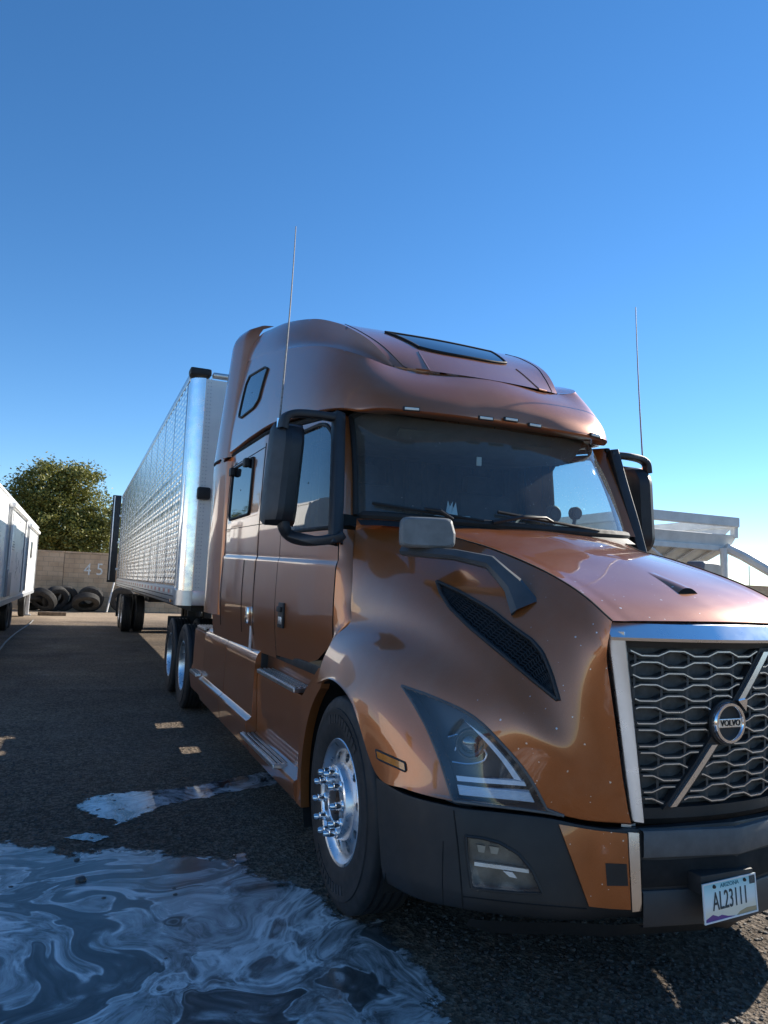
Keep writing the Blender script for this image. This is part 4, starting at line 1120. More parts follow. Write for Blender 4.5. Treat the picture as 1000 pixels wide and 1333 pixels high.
for flip in (False, True):
    g = (lambda q: q.mirrored()) if flip else (lambda q: q)
    sk = g(sweep_lin(TANK, 3.17, 4.30)).build('side_skirt', paint_cab, truck, angle=28)
    g(sweep_lin(TANK, 4.312, 5.48)).build('panel', paint_cab, sk, angle=28)
    g(sweep_lin(STEPZ, 1.93, 3.158)).build('panel', paint_cab, sk, angle=28)
    rear_sec = [(-1.0, 1.03), (-1.16, 1.03), (-1.185, 1.0), (-1.19, .62), (-1.215, .55), (-1.22, .50), (-1.20, .36), (-1.0, .345)]
    g(sweep_lin(rear_sec, 5.492, 6.20)).build('panel', paint_cab, sk, angle=28)
    # pale shut lines and rail along the top
    for y in (4.306, 5.486): g(MB().box((-1.15, y, .7), (.05, .016, .7))).build('shut_line', dark_gap, sk)
    g(MB().box((-1.10, 4.3, 1.088), (.035, 2.1, .018), .006)).build('top_rail', satin_chrome, sk)
    g(MB().box((-1.03, 3.9, 1.083), (.03, 1.4, .014), .004)).build('top_rail', satin_chrome, sk)
    g(MB().box((-1.075, 3.163, .985), (.15, .02, .115), .01)).build('tank_end', black_plastic, sk)
    # front flange behind the wheel
    poly = [(-1.198, 1.279+.592*math.cos(a), .505+.592*math.sin(a)) for a in np.linspace(math.radians(58), math.radians(-19), 22)]
    poly += [(-1.198, 1.935, .312), (-1.198, 1.935, .905), (-1.185, 1.86, .985), (-1.17, 1.72, 1.10), (-1.165, 1.62, 1.12)]
    fl = MB().prism(poly, (.05, 0, 0)); g(fl).build('front_flange', paint_cab, sk, angle=25)
    g(MB().box((-1.08, 2.5, 1.0), (.04, 1.36, .17), .005)).build('step_back', paint_cab, sk)
    # treads: perforated plates with raised teeth
    def tread(y0, y1, x0, x1, z, name):
        t = g(MB().box(((x0+x1)/2, (y0+y1)/2, z), (abs(x1-x0), y1-y0, .028), .006)).build(name, steel_step, truck, smooth=False)
        teeth = MB(); n = int((y1-y0)/.028); rws = 6
        for i in range(n):
            for j in range(rws):
                yy = y0+.02+(y1-y0-.04)*i/(n-1); xx = x0+(x1-x0)*(j+.6)/rws
                teeth.box((xx, yy, z+.017), (.012, .016, .008))
        g(teeth).build('tread_teeth', steel_step, t, smooth=False)
        slots = MB()
        for j in range(rws-1): slots.box((x0+(x1-x0)*(j+1.1)/rws, (y0+y1)/2, z+.0145), (.008, (y1-y0)*.94, .003))
        g(slots).build('tread_slots', dark_gap, t, smooth=False)
        return t
    tread(2.06, 3.03, -1.21, -1.02, .925, 'step')
    tread(2.22, 3.20, -1.27, -1.08, .445, 'step')
    tread(5.52, 5.95, -1.26, -1.12, .57, 'step')
    tread(5.50, 5.98, -1.20, -1.02, 1.045, 'step')

# ================================================================== THE TRAILER
TX0, TX1, TY0, TY1, TZ0, TZ1 = -1.348, 1.252, 6.687, 22.15, 1.24, 4.09
trailer = empty('box_trailer', ((TX0+TX1)/2, TY0, 0))
tag(trailer, 'long box trailer with quilted polished stainless steel sides coupled behind the copper truck', 'trailer')
class Off:
    pass
def tpart(m, name, mt, parent=None, **k):
    o = (parent or trailer)
    ox, oy = trailer.location.x, trailer.location.y
    m.v = [(x-ox, y-oy, z) for x, y, z in m.v]
    return m.build(name, mt, o, **k)
stainless = mat('stainless', (.86, .87, .89), .20, 1.0, vary=.07, nscale=3, rvary=.5, bump=.04, bscale=8)
stainless_dull = mat('stainless_dull', (.55, .56, .58), .32, 1.0, vary=.12, nscale=10)
trailer_white = mat('trailer_white', (.74, .74, .72), .35, vary=.06, nscale=3)
tpart(MB().box(((TX0+TX1)/2, (TY0+TY1)/2+.08, (TZ0+TZ1)/2+.02), (TX1-TX0-.03, TY1-TY0-.20, TZ1-TZ0-.06), .02), 'body', trailer_white)
# quilted panels, one object for each sheet, same mesh
PW, Q = 1.22, .0763
ny, nz = 4, 34; zq0 = 1.47
G = []
def pillow(u): return 1-abs(2*u-1)**2.4
sub = 6
ys = [i/sub for i in range(ny*sub+1)]; zs = [j/sub for j in range(nz*sub+1)]
for zi in zs:
    rowp = []
    for yi in ys:
        h = pillow(yi % 1)**1.2*pillow(zi % 1)
        k = int(zi)
        if k in (13, 16, 19): h = .25*pillow(zi % 1)+.45          # smooth bright bands between the quilting
        rowp.append((-.011*h, yi*PW/ny*.998, zi*Q))
    G.append(rowp)
quilt = MB().grid(G, True)
qp = None; y = TY0+.30; n = 0
while y+PW < TY1-.02:
    if qp is None:
        qp = mesh_obj('quilted_panel', quilt.v, quilt.f, stainless, trailer, angle=70); o = qp
    else:
        o = bpy.data.objects.new('quilted_panel', qp.data); col.objects.link(o); o.parent = trailer
    o.location = (TX0-.002-trailer.location.x, y-trailer.location.y, zq0); o.rotation_euler = (0, 0, rnd.uniform(-.0012, .0012))
    y += PW
yq_end = y
tpart(MB().box((TX0+.01, (yq_end+TY1)/2, 2.75), (.03, TY1-yq_end, 2.6), .004), 'end_panel', stainless)
for j in range(int((yq_end-TY0)/PW)+1):
    yy = TY0+.30+j*PW
    tpart(MB().box((TX0-.009, yy, 2.76), (.006, .022, 2.58), .002), 'panel_seam', stainless_dull)
# rounded polished front corner, rails
def corner(sx_):
    G = []
    for a in np.linspace(0, math.pi/2, 12):
        r = .17; cx, cy_ = (TX0+r, TY0+r); x = cx-r*math.cos(a)*1.02; y = cy_-r*math.sin(a)
        G.append([(x, y, z) for z in np.linspace(TZ0+.17, TZ1-.05, 20)])
    G.insert(0, [(TX0-.006, TY0+.30, z) for z in np.linspace(TZ0+.17, TZ1-.05, 20)])
    return MB().grid(G)
c_ = corner(-1); tpart(c_, 'corner_post', stainless)
c2 = corner(-1); c2.v = [(TX0+TX1-x, y, z) for x, y, z in c2.v]; c2.f = [f[::-1] for f in c2.f]; tpart(c2, 'corner_post', stainless)
tpart(MB().box(((TX0+TX1)/2, TY0+.012, (TZ0+TZ1)/2+.05), (TX1-TX0-.34, .03, TZ1-TZ0-.22), .004), 'front_wall', trailer_white)
rv_ = MB()
for k in range(58):
    for x in (TX0+.20, TX0+.235): rv_.lathe([(-.006, .0005), (-.005, .006), (0, .008)], 6, 'Y', (x, TY0-.003, TZ0+.22+k*.046))
tpart(rv_, 'rivet_rows', stainless_dull)
for z, h, ex in ((TZ1-.03, .10, .012), (TZ0+.10, .20, .012)):
    tpart(MB().box((TX0+.02, (TY0+TY1)/2+.08, z), (.06+ex, TY1-TY0-.16, h), .01), 'side_rail', stainless_dull)
    tpart(MB().box((TX1-.02, (TY0+TY1)/2+.08, z), (.06+ex, TY1-TY0-.16, h), .01), 'side_rail', stainless_dull)
G = []
for a in np.linspace(-.01, math.pi/2+.01, 10):
    r = .18; G.append([(TX0+.165-r*math.cos(a)*1.04, TY0+.165-r*math.sin(a)*1.02, z) for z in (TZ0, TZ0+.01, TZ0+.17, TZ0+.178)])
tpart(MB().grid(G), 'corner_casting', stainless_dull)
tpart(MB().box(((TX0+TX1)/2, TY0+.02, TZ0+.09), (TX1-TX0-.3, .06, .18), .01), 'front_rail', stainless_dull)
tpart(MB().box((TX0+.10, TY0+.06, TZ1+.02), (.26, .20, .09), .03), 'corner_cap', chassis_black)
tpart(MB().box(((TX0+TX1)/2, TY0+.05, TZ1+.01), (TX1-TX0-.5, .12, .06), .02), 'front_cap', stainless_dull)
tpart(MB().box((TX0+.22, TY0-.04, 2.60), (.16, .10, .15), .03), 'marker_bracket', chassis_black)
# conspicuity tape and rivets on the bottom rail
red_tape = mat('tape_red', (.45, .03, .02), .3); white_tape = mat('tape_white', (.75, .75, .72), .3)
k = 0; y = TY0+.4
while y < TY1-.4:
    tpart(MB().box((TX0-.0185, y+.075, TZ0+.155), (.002, .15, .045)), 'tape', red_tape if k % 2 else white_tape, smooth=False)
    y += .30; k += 1
rb_ = MB(); y = TY0+.3
while y < TY1-.2:
    for z in (TZ0+.04, TZ0+.10): rb_.box((TX0-.019, y, z), (.006, .012, .012))
    y += .09
tpart(rb_, 'rail_rivets', chassis_black, smooth=False)
for y in (TY0+.5, 14.2, TY1-.5):
    tpart(MB().box((TX0-.022, y, TZ0+.04), (.02, .10, .04), .006), 'side_lamp', amber)
# underside
tpart(MB().box(((TX0+TX1)/2, (TY0+TY1)/2, TZ0-.03), (2.2, TY1-TY0-.5, .10), .01), 'floor_beams', chassis_black)
for s in (-1, 1):
    cx = (TX0+TX1)/2+s*.62
    leg = tpart(MB().box((cx, 10.2, .70), (.13, .13, 1.0), .01), 'landing_leg', chassis_black)
    tpart(MB().box((cx, 10.2, .20), (.28, .28, .03), .005), 'foot', chassis_black, leg)
    leg2 = None
tpart(MB().tube([((TX0+TX1)/2-.62, 10.2, .8), ((TX0+TX1)/2+.62, 10.2, .8)], .04, 8), 'cross_brace', chassis_black)
tpart(MB().box(((TX0+TX1)/2, 20.2, .95), (1.2, 3.2, .18), .02), 'bogie', chassis_black)
tw0 = drive_wheel(); tw0.name = 'trailer_wheel'; tw0.parent = trailer
for i, (s, y) in enumerate(((-1, 19.45), (-1, 20.75), (1, 19.45), (1, 20.75))):
    o = tw0 if i == 0 else copy_tree(tw0, trailer)
    o.location = (s*1.10, y-TY0, .505); o.rotation_euler = (0, 0, 0 if s < 0 else math.pi)
for s in (-1, 1): tpart(MB().box(((TX0+TX1)/2+s*.98, 21.5, .65), (.6, .02, .7), .003), 'mud_flap', tyre_rubber)
# rear door folded open, seen edge on
dr = tpart(MB().box((TX0-.16, TY1+.03, 2.72), (.26, .06, 2.78), .01), 'rear_door', mat('door_black', (.02, .021, .023), .45))
for z in (1.75, 2.6, 3.45): tpart(MB().box((TX0-.02, TY1, z), (.08, .10, .07), .01), 'hinge', stainless_dull, dr)
tpart(MB().tube([(TX0-.23, TY1-.02, 1.4), (TX0-.23, TY1-.02, 4.08)], .017, 8), 'lock_rod', stainless_dull, dr)

# ================================================================== THE YARD
# ---- ground
gm, N, L, b = nodes_of('yard_ground')
co = N.new('ShaderNodeTexCoord')
n1 = noise(N, L, 90, 6, .7, vec=co.outputs['Object']); n2 = noise(N, L, 9, 6, .65, vec=co.outputs['Object']); n3 = noise(N, L, .55, 5, .6, vec=co.outputs['Object'])
vo_ = N.new('ShaderNodeTexVoronoi'); vo_.inputs['Scale'].default_value = 55; L.new(co.outputs['Object'], vo_.inputs['Vector'])
vo2 = N.new('ShaderNodeTexVoronoi'); vo2.inputs['Scale'].default_value = 150; L.new(co.outputs['Object'], vo2.inputs['Vector'])
cmix = N.new('ShaderNodeMix'); cmix.data_type = 'RGBA'
rA = ramp(N, [(.3, (.050, .039, .029)), (.55, (.125, .096, .068)), (.8, (.30, .245, .185))]); L.new(n1.outputs['Fac'], rA.inputs[0])
rB = ramp(N, [(0, (.028, .022, .017)), (.45, (.105, .081, .058)), (.9, (.33, .27, .21))]); sc_ = N.new('ShaderNodeSeparateColor'); L.new(vo_.outputs['Color'], sc_.inputs[0]); L.new(sc_.outputs[0], rB.inputs[0])
cmix.inputs['Factor'].default_value = .5; L.new(rA.outputs[0], cmix.inputs[6]); L.new(rB.outputs[0], cmix.inputs[7])
# large scale patches: damp dark asphalt millings near, sandy dirt further off
dm = N.new('ShaderNodeMix'); dm.data_type = 'RGBA'; dm.blend_type = 'MULTIPLY'; dm.inputs['Factor'].default_value = 1
rC = ramp(N, [(.3, (.62, .62, .66)), (.7, (1.25, 1.2, 1.15))]); L.new(n3.outputs['Fac'], rC.inputs[0]); L.new(cmix.outputs[2], dm.inputs[6]); L.new(rC.outputs[0], dm.inputs[7])
sp_ = N.new('ShaderNodeSeparateXYZ'); L.new(co.outputs['Object'], sp_.inputs[0])
wob = N.new('ShaderNodeMath'); wob.operation = 'MULTIPLY_ADD'; wob.inputs[1].default_value = 5.0; L.new(n3.outputs['Fac'], wob.inputs[0]); L.new(sp_.outputs['Y'], wob.inputs[2])
mr = N.new('ShaderNodeMapRange'); mr.inputs['From Min'].default_value = 25.5; mr.inputs['From Max'].default_value = 29.0; L.new(wob.outputs[0], mr.inputs['Value'])
mr2 = N.new('ShaderNodeMapRange'); mr2.inputs['From Min'].default_value = -6.0; mr2.inputs['From Max'].default_value = -24.0; L.new(sp_.outputs['X'], mr2.inputs['Value'])
mx_ = N.new('ShaderNodeMath'); mx_.operation = 'MAXIMUM'; L.new(mr.outputs[0], mx_.inputs[0]); L.new(mr2.outputs[0], mx_.inputs[1])
rD = ramp(N, [(.3, (.26, .195, .135)), (.7, (.40, .31, .22))]); L.new(n2.outputs['Fac'], rD.inputs[0])
fm_ = N.new('ShaderNodeMix'); fm_.data_type = 'RGBA'; L.new(mx_.outputs[0], fm_.inputs['Factor']); L.new(dm.outputs[2], fm_.inputs[6]); L.new(rD.outputs[0], fm_.inputs[7])
L.new(fm_.outputs[2], b.inputs['Base Color'])
# wet patches lower the roughness
b.inputs['Specular IOR Level'].default_value = .25
rw = ramp(N, [(.45, g3(.95)), (.65, g3(.7)), (.78, g3(.4))]); n4 = noise(N, L, 1.3, 6, .65, vec=co.outputs['Object']); L.new(n4.outputs['Fac'], rw.inputs[0]); 
far = N.new('ShaderNodeMix'); far.data_type = 'FLOAT'; L.new(mx_.outputs[0], far.inputs[0]); L.new(rw.outputs[0], far.inputs[2]); far.inputs[3].default_value = .95
L.new(far.outputs[0], b.inputs['Roughness'])
bp1 = N.new('ShaderNodeBump'); bp1.inputs['Strength'].default_value = .9; bp1.inputs['Distance'].default_value = .012; L.new(vo_.outputs['Distance'], bp1.inputs['Height'])
bp2 = N.new('ShaderNodeBump'); bp2.inputs['Strength'].default_value = .8; bp2.inputs['Distance'].default_value = .008; L.new(n1.outputs['Fac'], bp2.inputs['Height']); L.new(bp1.outputs[0], bp2.inputs['Normal'])
bp3 = N.new('ShaderNodeBump'); bp3.inputs['Strength'].default_value = .6; bp3.inputs['Distance'].default_value = .05; L.new(n2.outputs['Fac'], bp3.inputs['Height']); L.new(bp2.outputs[0], bp3.inputs['Normal'])
L.new(bp3.outputs[0], b.inputs['Normal'])
ground = MB().grid([[(x, y, 0) for x in (-900, -40, 40, 900)] for y in (-900, -30, 60, 1500)]).build('ground', gm, smooth=False); structure(ground)

# ---- puddles: thin sheets with ragged outlines
def ground_pt(x, y, z=0.0): p = P(x, y, Z=z); return (float(p[0]), float(p[1]))
def ragged(poly, n, amp, seed):
    r = random.Random(seed); q = resample(list(poly)+[poly[0]], n)[:-1]; out = []
    ph = [(r.uniform(0, 6.28), r.uniform(.4, 1)) for _ in range(6)]
    c = q.mean(0)
    for i, p in enumerate(q):
        t = 2*math.pi*i/len(q); d = sum(a*math.sin((k*5+7)*t+f)/(k+1.2) for k, (f, a) in enumerate(ph))*amp+r.uniform(-.3, .3)*amp
        v = p-c; out.append(p+v/np.linalg.norm(v)*d)
    return np.array(out)
def puddle(name, pts, z, mt, seed, amp=.03, n=220, edge=.16):
    q = ragged(pts, n, amp, seed); A = q; B = np.roll(q, -1, 0)
    lo, hi = q.min(0)-.01, q.max(0)+.01; h = max(.02, edge/5)
    X, Y = np.meshgrid(np.arange(lo[0], hi[0]+h, h), np.arange(lo[1], hi[1]+h, h)); pt = np.stack([X.ravel(), Y.ravel()], 1)
    dmin = np.full(len(pt), 9.0); ins = np.zeros(len(pt), bool)
    for a, b2 in zip(A, B):
        ab_ = b2-a; t = np.clip(((pt-a) @ ab_)/(ab_ @ ab_+1e-12), 0, 1); dmin = np.minimum(dmin, np.linalg.norm(pt-a-t[:, None]*ab_, axis=1))
        cr_ = (a[1] > pt[:, 1]) != (b2[1] > pt[:, 1]); ins ^= cr_ & (pt[:, 0] < (b2[0]-a[0])*(pt[:, 1]-a[1])/(b2[1]-a[1]+1e-12)+a[0])
    val = np.where(ins, np.minimum(dmin/edge, 1.0), -np.minimum(dmin/edge, 1.0)).reshape(X.shape)
    nr, nc = X.shape; F = [(j*nc+i, j*nc+i+1, (j+1)*nc+i+1, (j+1)*nc+i) for j in range(nr-1) for i in range(nc-1) if max(val[j, i], val[j+1, i], val[j, i+1], val[j+1, i+1]) > 0]
    used = sorted({i for f in F for i in f}); ix = {g: k for k, g in enumerate(used)}; vf = val.ravel()
    me = bpy.data.meshes.new(name); me.from_pydata([(float(pt[g][0]), float(pt[g][1]), z) for g in used], [], [tuple(ix[i] for i in f) for f in F])
    at = me.attributes.new('edge', 'FLOAT', 'POINT'); at.data.foreach_set('value', [float(max(0, vf[g])) for g in used])
    me.materials.append(mt); o = bpy.data.objects.new(name, me); col.objects.link(o); return o
def ragged_edge(N, L, shader, scale=9.0):
    """water thins out to nothing in a lacy edge"""
    at = N.new('ShaderNodeAttribute'); at.attribute_name = 'edge'
    t = noise(N, L, scale, 7, .7); 
    s = N.new('ShaderNodeMath'); s.operation = 'SUBTRACT'; L.new(at.outputs['Fac'], s.inputs[0])
    r = N.new('ShaderNodeMapRange'); r.inputs['From Min'].default_value = .30; r.inputs['From Max'].default_value = .70; r.inputs['To Min'].default_value = .05; r.inputs['To Max'].default_value = .85; L.new(t.outputs['Fac'], r.inputs['Value']); L.new(r.outputs[0], s.inputs[1])
    a = N.new('ShaderNodeMapRange'); a.inputs['From Min'].default_value = -.06; a.inputs['From Max'].default_value = .10; L.new(s.outputs[0], a.inputs['Value'])
    tr = N.new('ShaderNodeBsdfTransparent'); mx = N.new('ShaderNodeMixShader'); L.new(a.outputs[0], mx.inputs[0]); L.new(tr.outputs[0], mx.inputs[1]); L.new(shader, mx.inputs[2]); L.new(mx.outputs[0], N['Material Output'].inputs[0])
# soap scum swirling on dark water
sm_, N, L, b = nodes_of('soapy_water')
co = N.new('ShaderNodeTexCoord')
def warp(vec, scale, amp, detail=2):
    w = noise(N, L, scale, detail, .5, vec=vec)
    su = N.new('ShaderNodeVectorMath'); su.operation = 'SUBTRACT'; L.new(w.outputs['Color'], su.inputs[0]); su.inputs[1].default_value = (.5, .5, .5)
    sc = N.new('ShaderNodeVectorMath'); sc.operation = 'SCALE'; sc.inputs['Scale'].default_value = amp; L.new(su.outputs[0], sc.inputs[0])
    ad = N.new('ShaderNodeVectorMath'); ad.operation = 'ADD'; L.new(vec, ad.inputs[0]); L.new(sc.outputs[0], ad.inputs[1]); return ad.outputs[0]
v1 = warp(co.outputs['Object'], .9, 1.9); v2 = warp(v1, 2.2, .75)
broad = noise(N, L, 1.6, 3, .5, vec=v2)
def math_(op, a, b_=None, c=None):
    m = N.new('ShaderNodeMath'); m.operation = op
    for i, q in enumerate((a, b_, c)):
        if q is None: continue
        if isinstance(q, (int, float)): m.inputs[i].default_value = q
        else: L.new(q, m.inputs[i])
    return m.outputs[0]
# milky film with dark open water where the film has torn
film = ramp(N, [(.34, g3(.42)), (.395, g3(.10)), (.44, g3(.16)), (.452, g3(.78)), (.475, g3(.40)), (.53, g3(.52)), (.545, g3(.22)), (.575, g3(.58)), (.66, g3(.78)), (.68, g3(.35))]); L.new(broad.outputs['Fac'], film.inputs[0])
# thin flow lines following the same field
ln = math_('SINE', math_('MULTIPLY', broad.outputs['Fac'], 95.0)); ln = math_('POWER', math_('MULTIPLY_ADD', ln, .5, .5), 3.0)
fine = noise(N, L, 7.0, 10, .7, vec=v2); fr2 = ramp(N, [(.34, g3(.22)), (.48, g3(.66)), (.64, g3(1.3))]); L.new(fine.outputs['Fac'], fr2.inputs[0])
lm = noise(N, L, 1.6, 3, .5, vec=v1); lmr = ramp(N, [(.42, g3(0)), (.60, g3(.34))]); L.new(lm.outputs['Fac'], lmr.inputs[0])
mu = N.new('ShaderNodeMath'); mu.operation = 'MULTIPLY_ADD'; mu.use_clamp = True
L.new(film.outputs[0], mu.inputs[0]); L.new(fr2.outputs[0], mu.inputs[1]); L.new(math_('MULTIPLY', ln, lmr.outputs[0]), mu.inputs[2])
bub = N.new('ShaderNodeTexVoronoi'); bub.inputs['Scale'].default_value = 130; L.new(co.outputs['Object'], bub.inputs['Vector'])
cm_ = ramp(N, [(0, (.035, .034, .032)), (.22, (.14, .142, .14)), (.55, (.46, .475, .475)), (1, (.80, .81, .80))]); L.new(mu.outputs[0], cm_.inputs[0]); L.new(cm_.outputs[0], b.inputs['Base Color'])
rr = N.new('ShaderNodeMapRange'); L.new(mu.outputs[0], rr.inputs['Value']); rr.inputs['To Min'].default_value = .07; rr.inputs['To Max'].default_value = .42; L.new(rr.outputs[0], b.inputs['Roughness'])
bp = N.new('ShaderNodeBump'); bp.inputs['Strength'].default_value = .06; bp.inputs['Distance'].default_value = .004; L.new(bub.outputs['Distance'], bp.inputs['Height']); L.new(bp.outputs[0], b.inputs['Normal'])
b.inputs['IOR'].default_value = 1.33
ragged_edge(N, L, b.outputs[0])
soap_px = [(-60,1088),(40,1092),(100,1104),(180,1096),(250,1108),(320,1112),(345,1135),(400,1150),(440,1165),(470,1188),(500,1182),(545,1215),(580,1262),(603,1300),(612,1340)]
soap = [ground_pt(*q) for q in soap_px]+[(-.98, -.4), (-1.2, -1.6), (-2.2, -2.6), (-4.2, -2.2), (-4.6, .5), (-4.0, 2.6)]
puddle('soapy_puddle', soap, .004, sm_, 3, .03, 420, .22); structure(bpy.data.objects['soapy_puddle'], 'milky soap scum swirling on a shallow puddle by the front wheel')
wm_, N, L, b = nodes_of('shallow_water'); b.inputs['Base Color'].default_value = (.03, .034, .038, 1)
t = noise(N, L, 5, 6, .7); rp = ramp(N, [(.40, g3(.03)), (.62, g3(.12))]); L.new(t.outputs['Fac'], rp.inputs[0]); L.new(rp.outputs[0], b.inputs['Roughness'])
rp2 = ramp(N, [(.40, (.03, .03, .032)), (.52, (.30, .32, .34)), (.62, (.55, .58, .6))]); t5 = noise(N, L, 3.5, 7, .7, dist=1.2); L.new(t5.outputs['Fac'], rp2.inputs[0]); L.new(rp2.outputs[0], b.inputs['Base Color'])
ragged_edge(N, L, b.outputs[0], 14)
pud2 = [ground_pt(*q) for q in ((92,1050),(112,1036),(160,1031),(205,1027),(255,1022),(300,1012),(345,1004),(388,1004),(396,1016),(350,1026),(300,1034),(262,1042),(215,1052),(180,1068),(150,1078),(118,1066))]
structure(puddle('water_puddle', pud2, .0045, wm_, 11, .02, 260, .09), 'small puddle with pale soap film beside the lower step')
for k, (q, sd) in enumerate(((((76,1092),(110,1083),(150,1090),(120,1098)), 5), (((300,1112),(322,1110),(326,1122),(306,1128)), 9))):
    structure(puddle('water_puddle', [ground_pt(*p) for p in q], .005, wm_, sd, .012, 60, .03), 'splash of soapy water on the dark gravel')

# ---- loose stones on the gravel (too many to count)
def stone_field():
    m = MB(); r = random.Random(21)
    base = []
    for k in range(5):
        bm = bmesh.new(); bmesh.ops.create_icosphere(bm, subdivisions=1, radius=1)
        for v in bm.verts: v.co *= r.uniform(.7, 1.15); v.co.z *= .6
        bm.verts.index_update(); base.append(([v.co.copy() for v in bm.verts], [tuple(q.index for q in f.verts) for f in bm.faces])); bm.free()
    def put(x, y, s):
        V, F = base[r.randrange(5)]; a = r.uniform(0, 6.28); ca, sa = math.cos(a), math.sin(a)
        m.add([(x+(v.x*ca-v.y*sa)*s, y+(v.x*sa+v.y*ca)*s, v.z*s+s*.25) for v in V], F)
    for _ in range(16000):
        u = r.random()
        px_, py_ = r.uniform(-20, 1010), 850+490*u**.8
        x, y = ground_pt(px_, py_)
        if y > 13 or x > 2.5 or x < -6: continue
        if inside(soap, x, y) and r.random() < .985: continue
        s = .003+.011*r.random()**4
        put(x, y, s)
    return m
st = stone_field().build('gravel', mat('stone', (.075, .068, .062), .75, vary=.6, nscale=40), smooth=True, angle=30); st['kind'] = 'stuff'; st['label'] = 'loose dark gravel scattered over the yard'
for (x_, y_, s, lb) in ((105, 1148, .030, 'dark wet stone standing in the soap scum'), (100, 1121, .016, 'small flat stone at the edge of the soap puddle'), (228, 1166, .012, 'tiny dark pebble in the soap swirl')):
    gx, gy_ = ground_pt(x_, y_); bm = bmesh.new(); bmesh.ops.create_icosphere(bm, subdivisions=2, radius=s); r = random.Random(s)
    for v in bm.verts: v.co *= r.uniform(.85, 1.1); v.co.z *= .62
    me = bpy.data.meshes.new('pebble'); bm.to_mesh(me); bm.free(); me.materials.append(mat('pebble_dark', (.05, .05, .05), .35, vary=.5, nscale=60)); o = bpy.data.objects.new('pebble', me); col.objects.link(o); o.location = (gx, gy_, s*.35); tag(o, lb, 'stone')

# ---- block wall across the back of the yard, one object per bay
WY, WH = 31.0, 2.42
wall = empty('boundary_wall', (0, WY, 0)); tag(wall, 'tan concrete block wall with the number 45 painted in white', 'wall')
bw, N, L, b = nodes_of('block_wall')
co = N.new('ShaderNodeTexCoord'); mp = N.new('ShaderNodeMapping'); mp.inputs['Rotation'].default_value = (math.pi/2, 0, 0); L.new(co.outputs['Object'], mp.inputs['Vector'])
br = N.new('ShaderNodeTexBrick'); L.new(mp.outputs[0], br.inputs['Vector']); br.inputs['Scale'].default_value = 1.0; br.inputs['Brick Width'].default_value = .40; br.inputs['Row Height'].default_value = .20; br.inputs['Mortar Size'].default_value = .008
br.inputs['Color1'].default_value = (.60, .40, .24, 1); br.inputs['Color2'].default_value = (.65, .45, .28, 1); br.inputs['Mortar'].default_value = (.40, .29, .19, 1)
t = noise(N, L, 1.2, 6, .7, vec=co.outputs['Object']); mm = N.new('ShaderNodeMix'); mm.data_type = 'RGBA'; mm.blend_type = 'MULTIPLY'; mm.inputs['Factor'].default_value = 1; rp = ramp(N, [(.3, (.7, .68, .66)), (.7, (1.1, 1.1, 1.1))]); L.new(t.outputs['Fac'], rp.inputs[0]); L.new(br.outputs['Color'], mm.inputs[6]); L.new(rp.outputs[0], mm.inputs[7]); L.new(mm.outputs[2], b.inputs['Base Color']); b.inputs['Roughness'].default_value = .9
bp = N.new('ShaderNodeBump'); bp.inputs['Strength'].default_value = .4; bp.inputs['Distance'].default_value = .01; L.new(br.outputs['Fac'], bp.inputs['Height']); bp.invert = True; L.new(bp.outputs[0], b.inputs['Normal'])
bay = None
for k in range(-9, 24):
    xj = P(82, 750, Y=WY)[0]
    if bay is None: o = bay = mesh_obj('wall_bay', *(lambda m: (m.v, m.f))(MB().box((0, 0, WH/2), (4.78, .2, WH), .01)), bw, wall, False)
    else: o = bpy.data.objects.new('wall_bay', bay.data); col.objects.link(o); o.parent = wall
    o.location = (xj+2.4+k*4.8, .1, rnd.uniform(-.02, .02))
    j = MB().box((xj+k*4.8, .11, WH/2-.04), (.03, .16, WH-.08)).build('wall_joint', mat('joint', (.14, .11, .085), .9), wall, smooth=False)
    cp_ = MB().box((xj+2.4+k*4.8, .1, WH+.025), (4.78, .24, .07), .01).build('wall_cap', bw, wall, smooth=False)
for d_, px_ in (('4', 114), ('5', 130)):
    t_ = text_mesh(d_, .72, .002, .85); p0 = P(px_, 742, Y=WY-.01); t_.v = [(x+p0[0], -.008-z, y+p0[2]) for x, y, z in t_.v]
    o = t_.build('painted_number', mat('wall_paint', (.78, .73, .66), .9, vary=.35, nscale=18), wall, smooth=False)

# ---- discarded tyres against the wall
tyr = tyre_mb(.53, .29, .28, 40); tyme = mesh_obj('discarded_tyre', tyr.v, tyr.f, mat('old_tyre', (.035, .033, .031), .8, vary=.45, nscale=7), angle=40)
def put_tyre(first, px_, py_, Y, rx, ry, rz, lb):
    o = tyme if first else tyme.copy()
    if not first: col.objects.link(o)
    p0 = P(px_, py_, Y=Y); o.rotation_euler = (rx, ry, rz); o.location = (p0[0], Y, 0)
    bpy.context.view_layer.update()
    zmin = min((o.matrix_world @ Vector(c)).z for c in [v.co for v in o.data.vertices][::7]); o.location.z = -zmin+.0
    tag(o, lb, 'tyre', 'discarded tyres by the block wall'); return o
R_ = math.radians
put_tyre(True, 57, 775, 29.8, 0, R_(-38), R_(55), 'worn grey tyre leaning on edge with its tread showing, beside the camper')
put_tyre(False, 72, 778, 30.1, 0, R_(-25), R_(118), 'pale dusty tyre tilted with open hole facing the yard')
put_tyre(False, 84, 776, 30.45, 0, R_(-12), R_(110), 'dark tyre standing behind the pale tilted one')
put_tyre(False, 112, 783, 29.7, 0, R_(-52), R_(95), 'tilted tyre with pale worn sidewall under the painted 45')
put_tyre(False, 118, 775, 30.35, 0, R_(-20), R_(80), 'black tyre standing against the wall behind the tilted one')
put_tyre(False, 42, 782, 30.2, 0, R_(-60), R_(100), 'dark tyre lying low in the shade behind the camper')
put_tyre(False, 160, 780, 30.2, 0, R_(-15), R_(85), 'black tyre standing behind the trailer wheels')
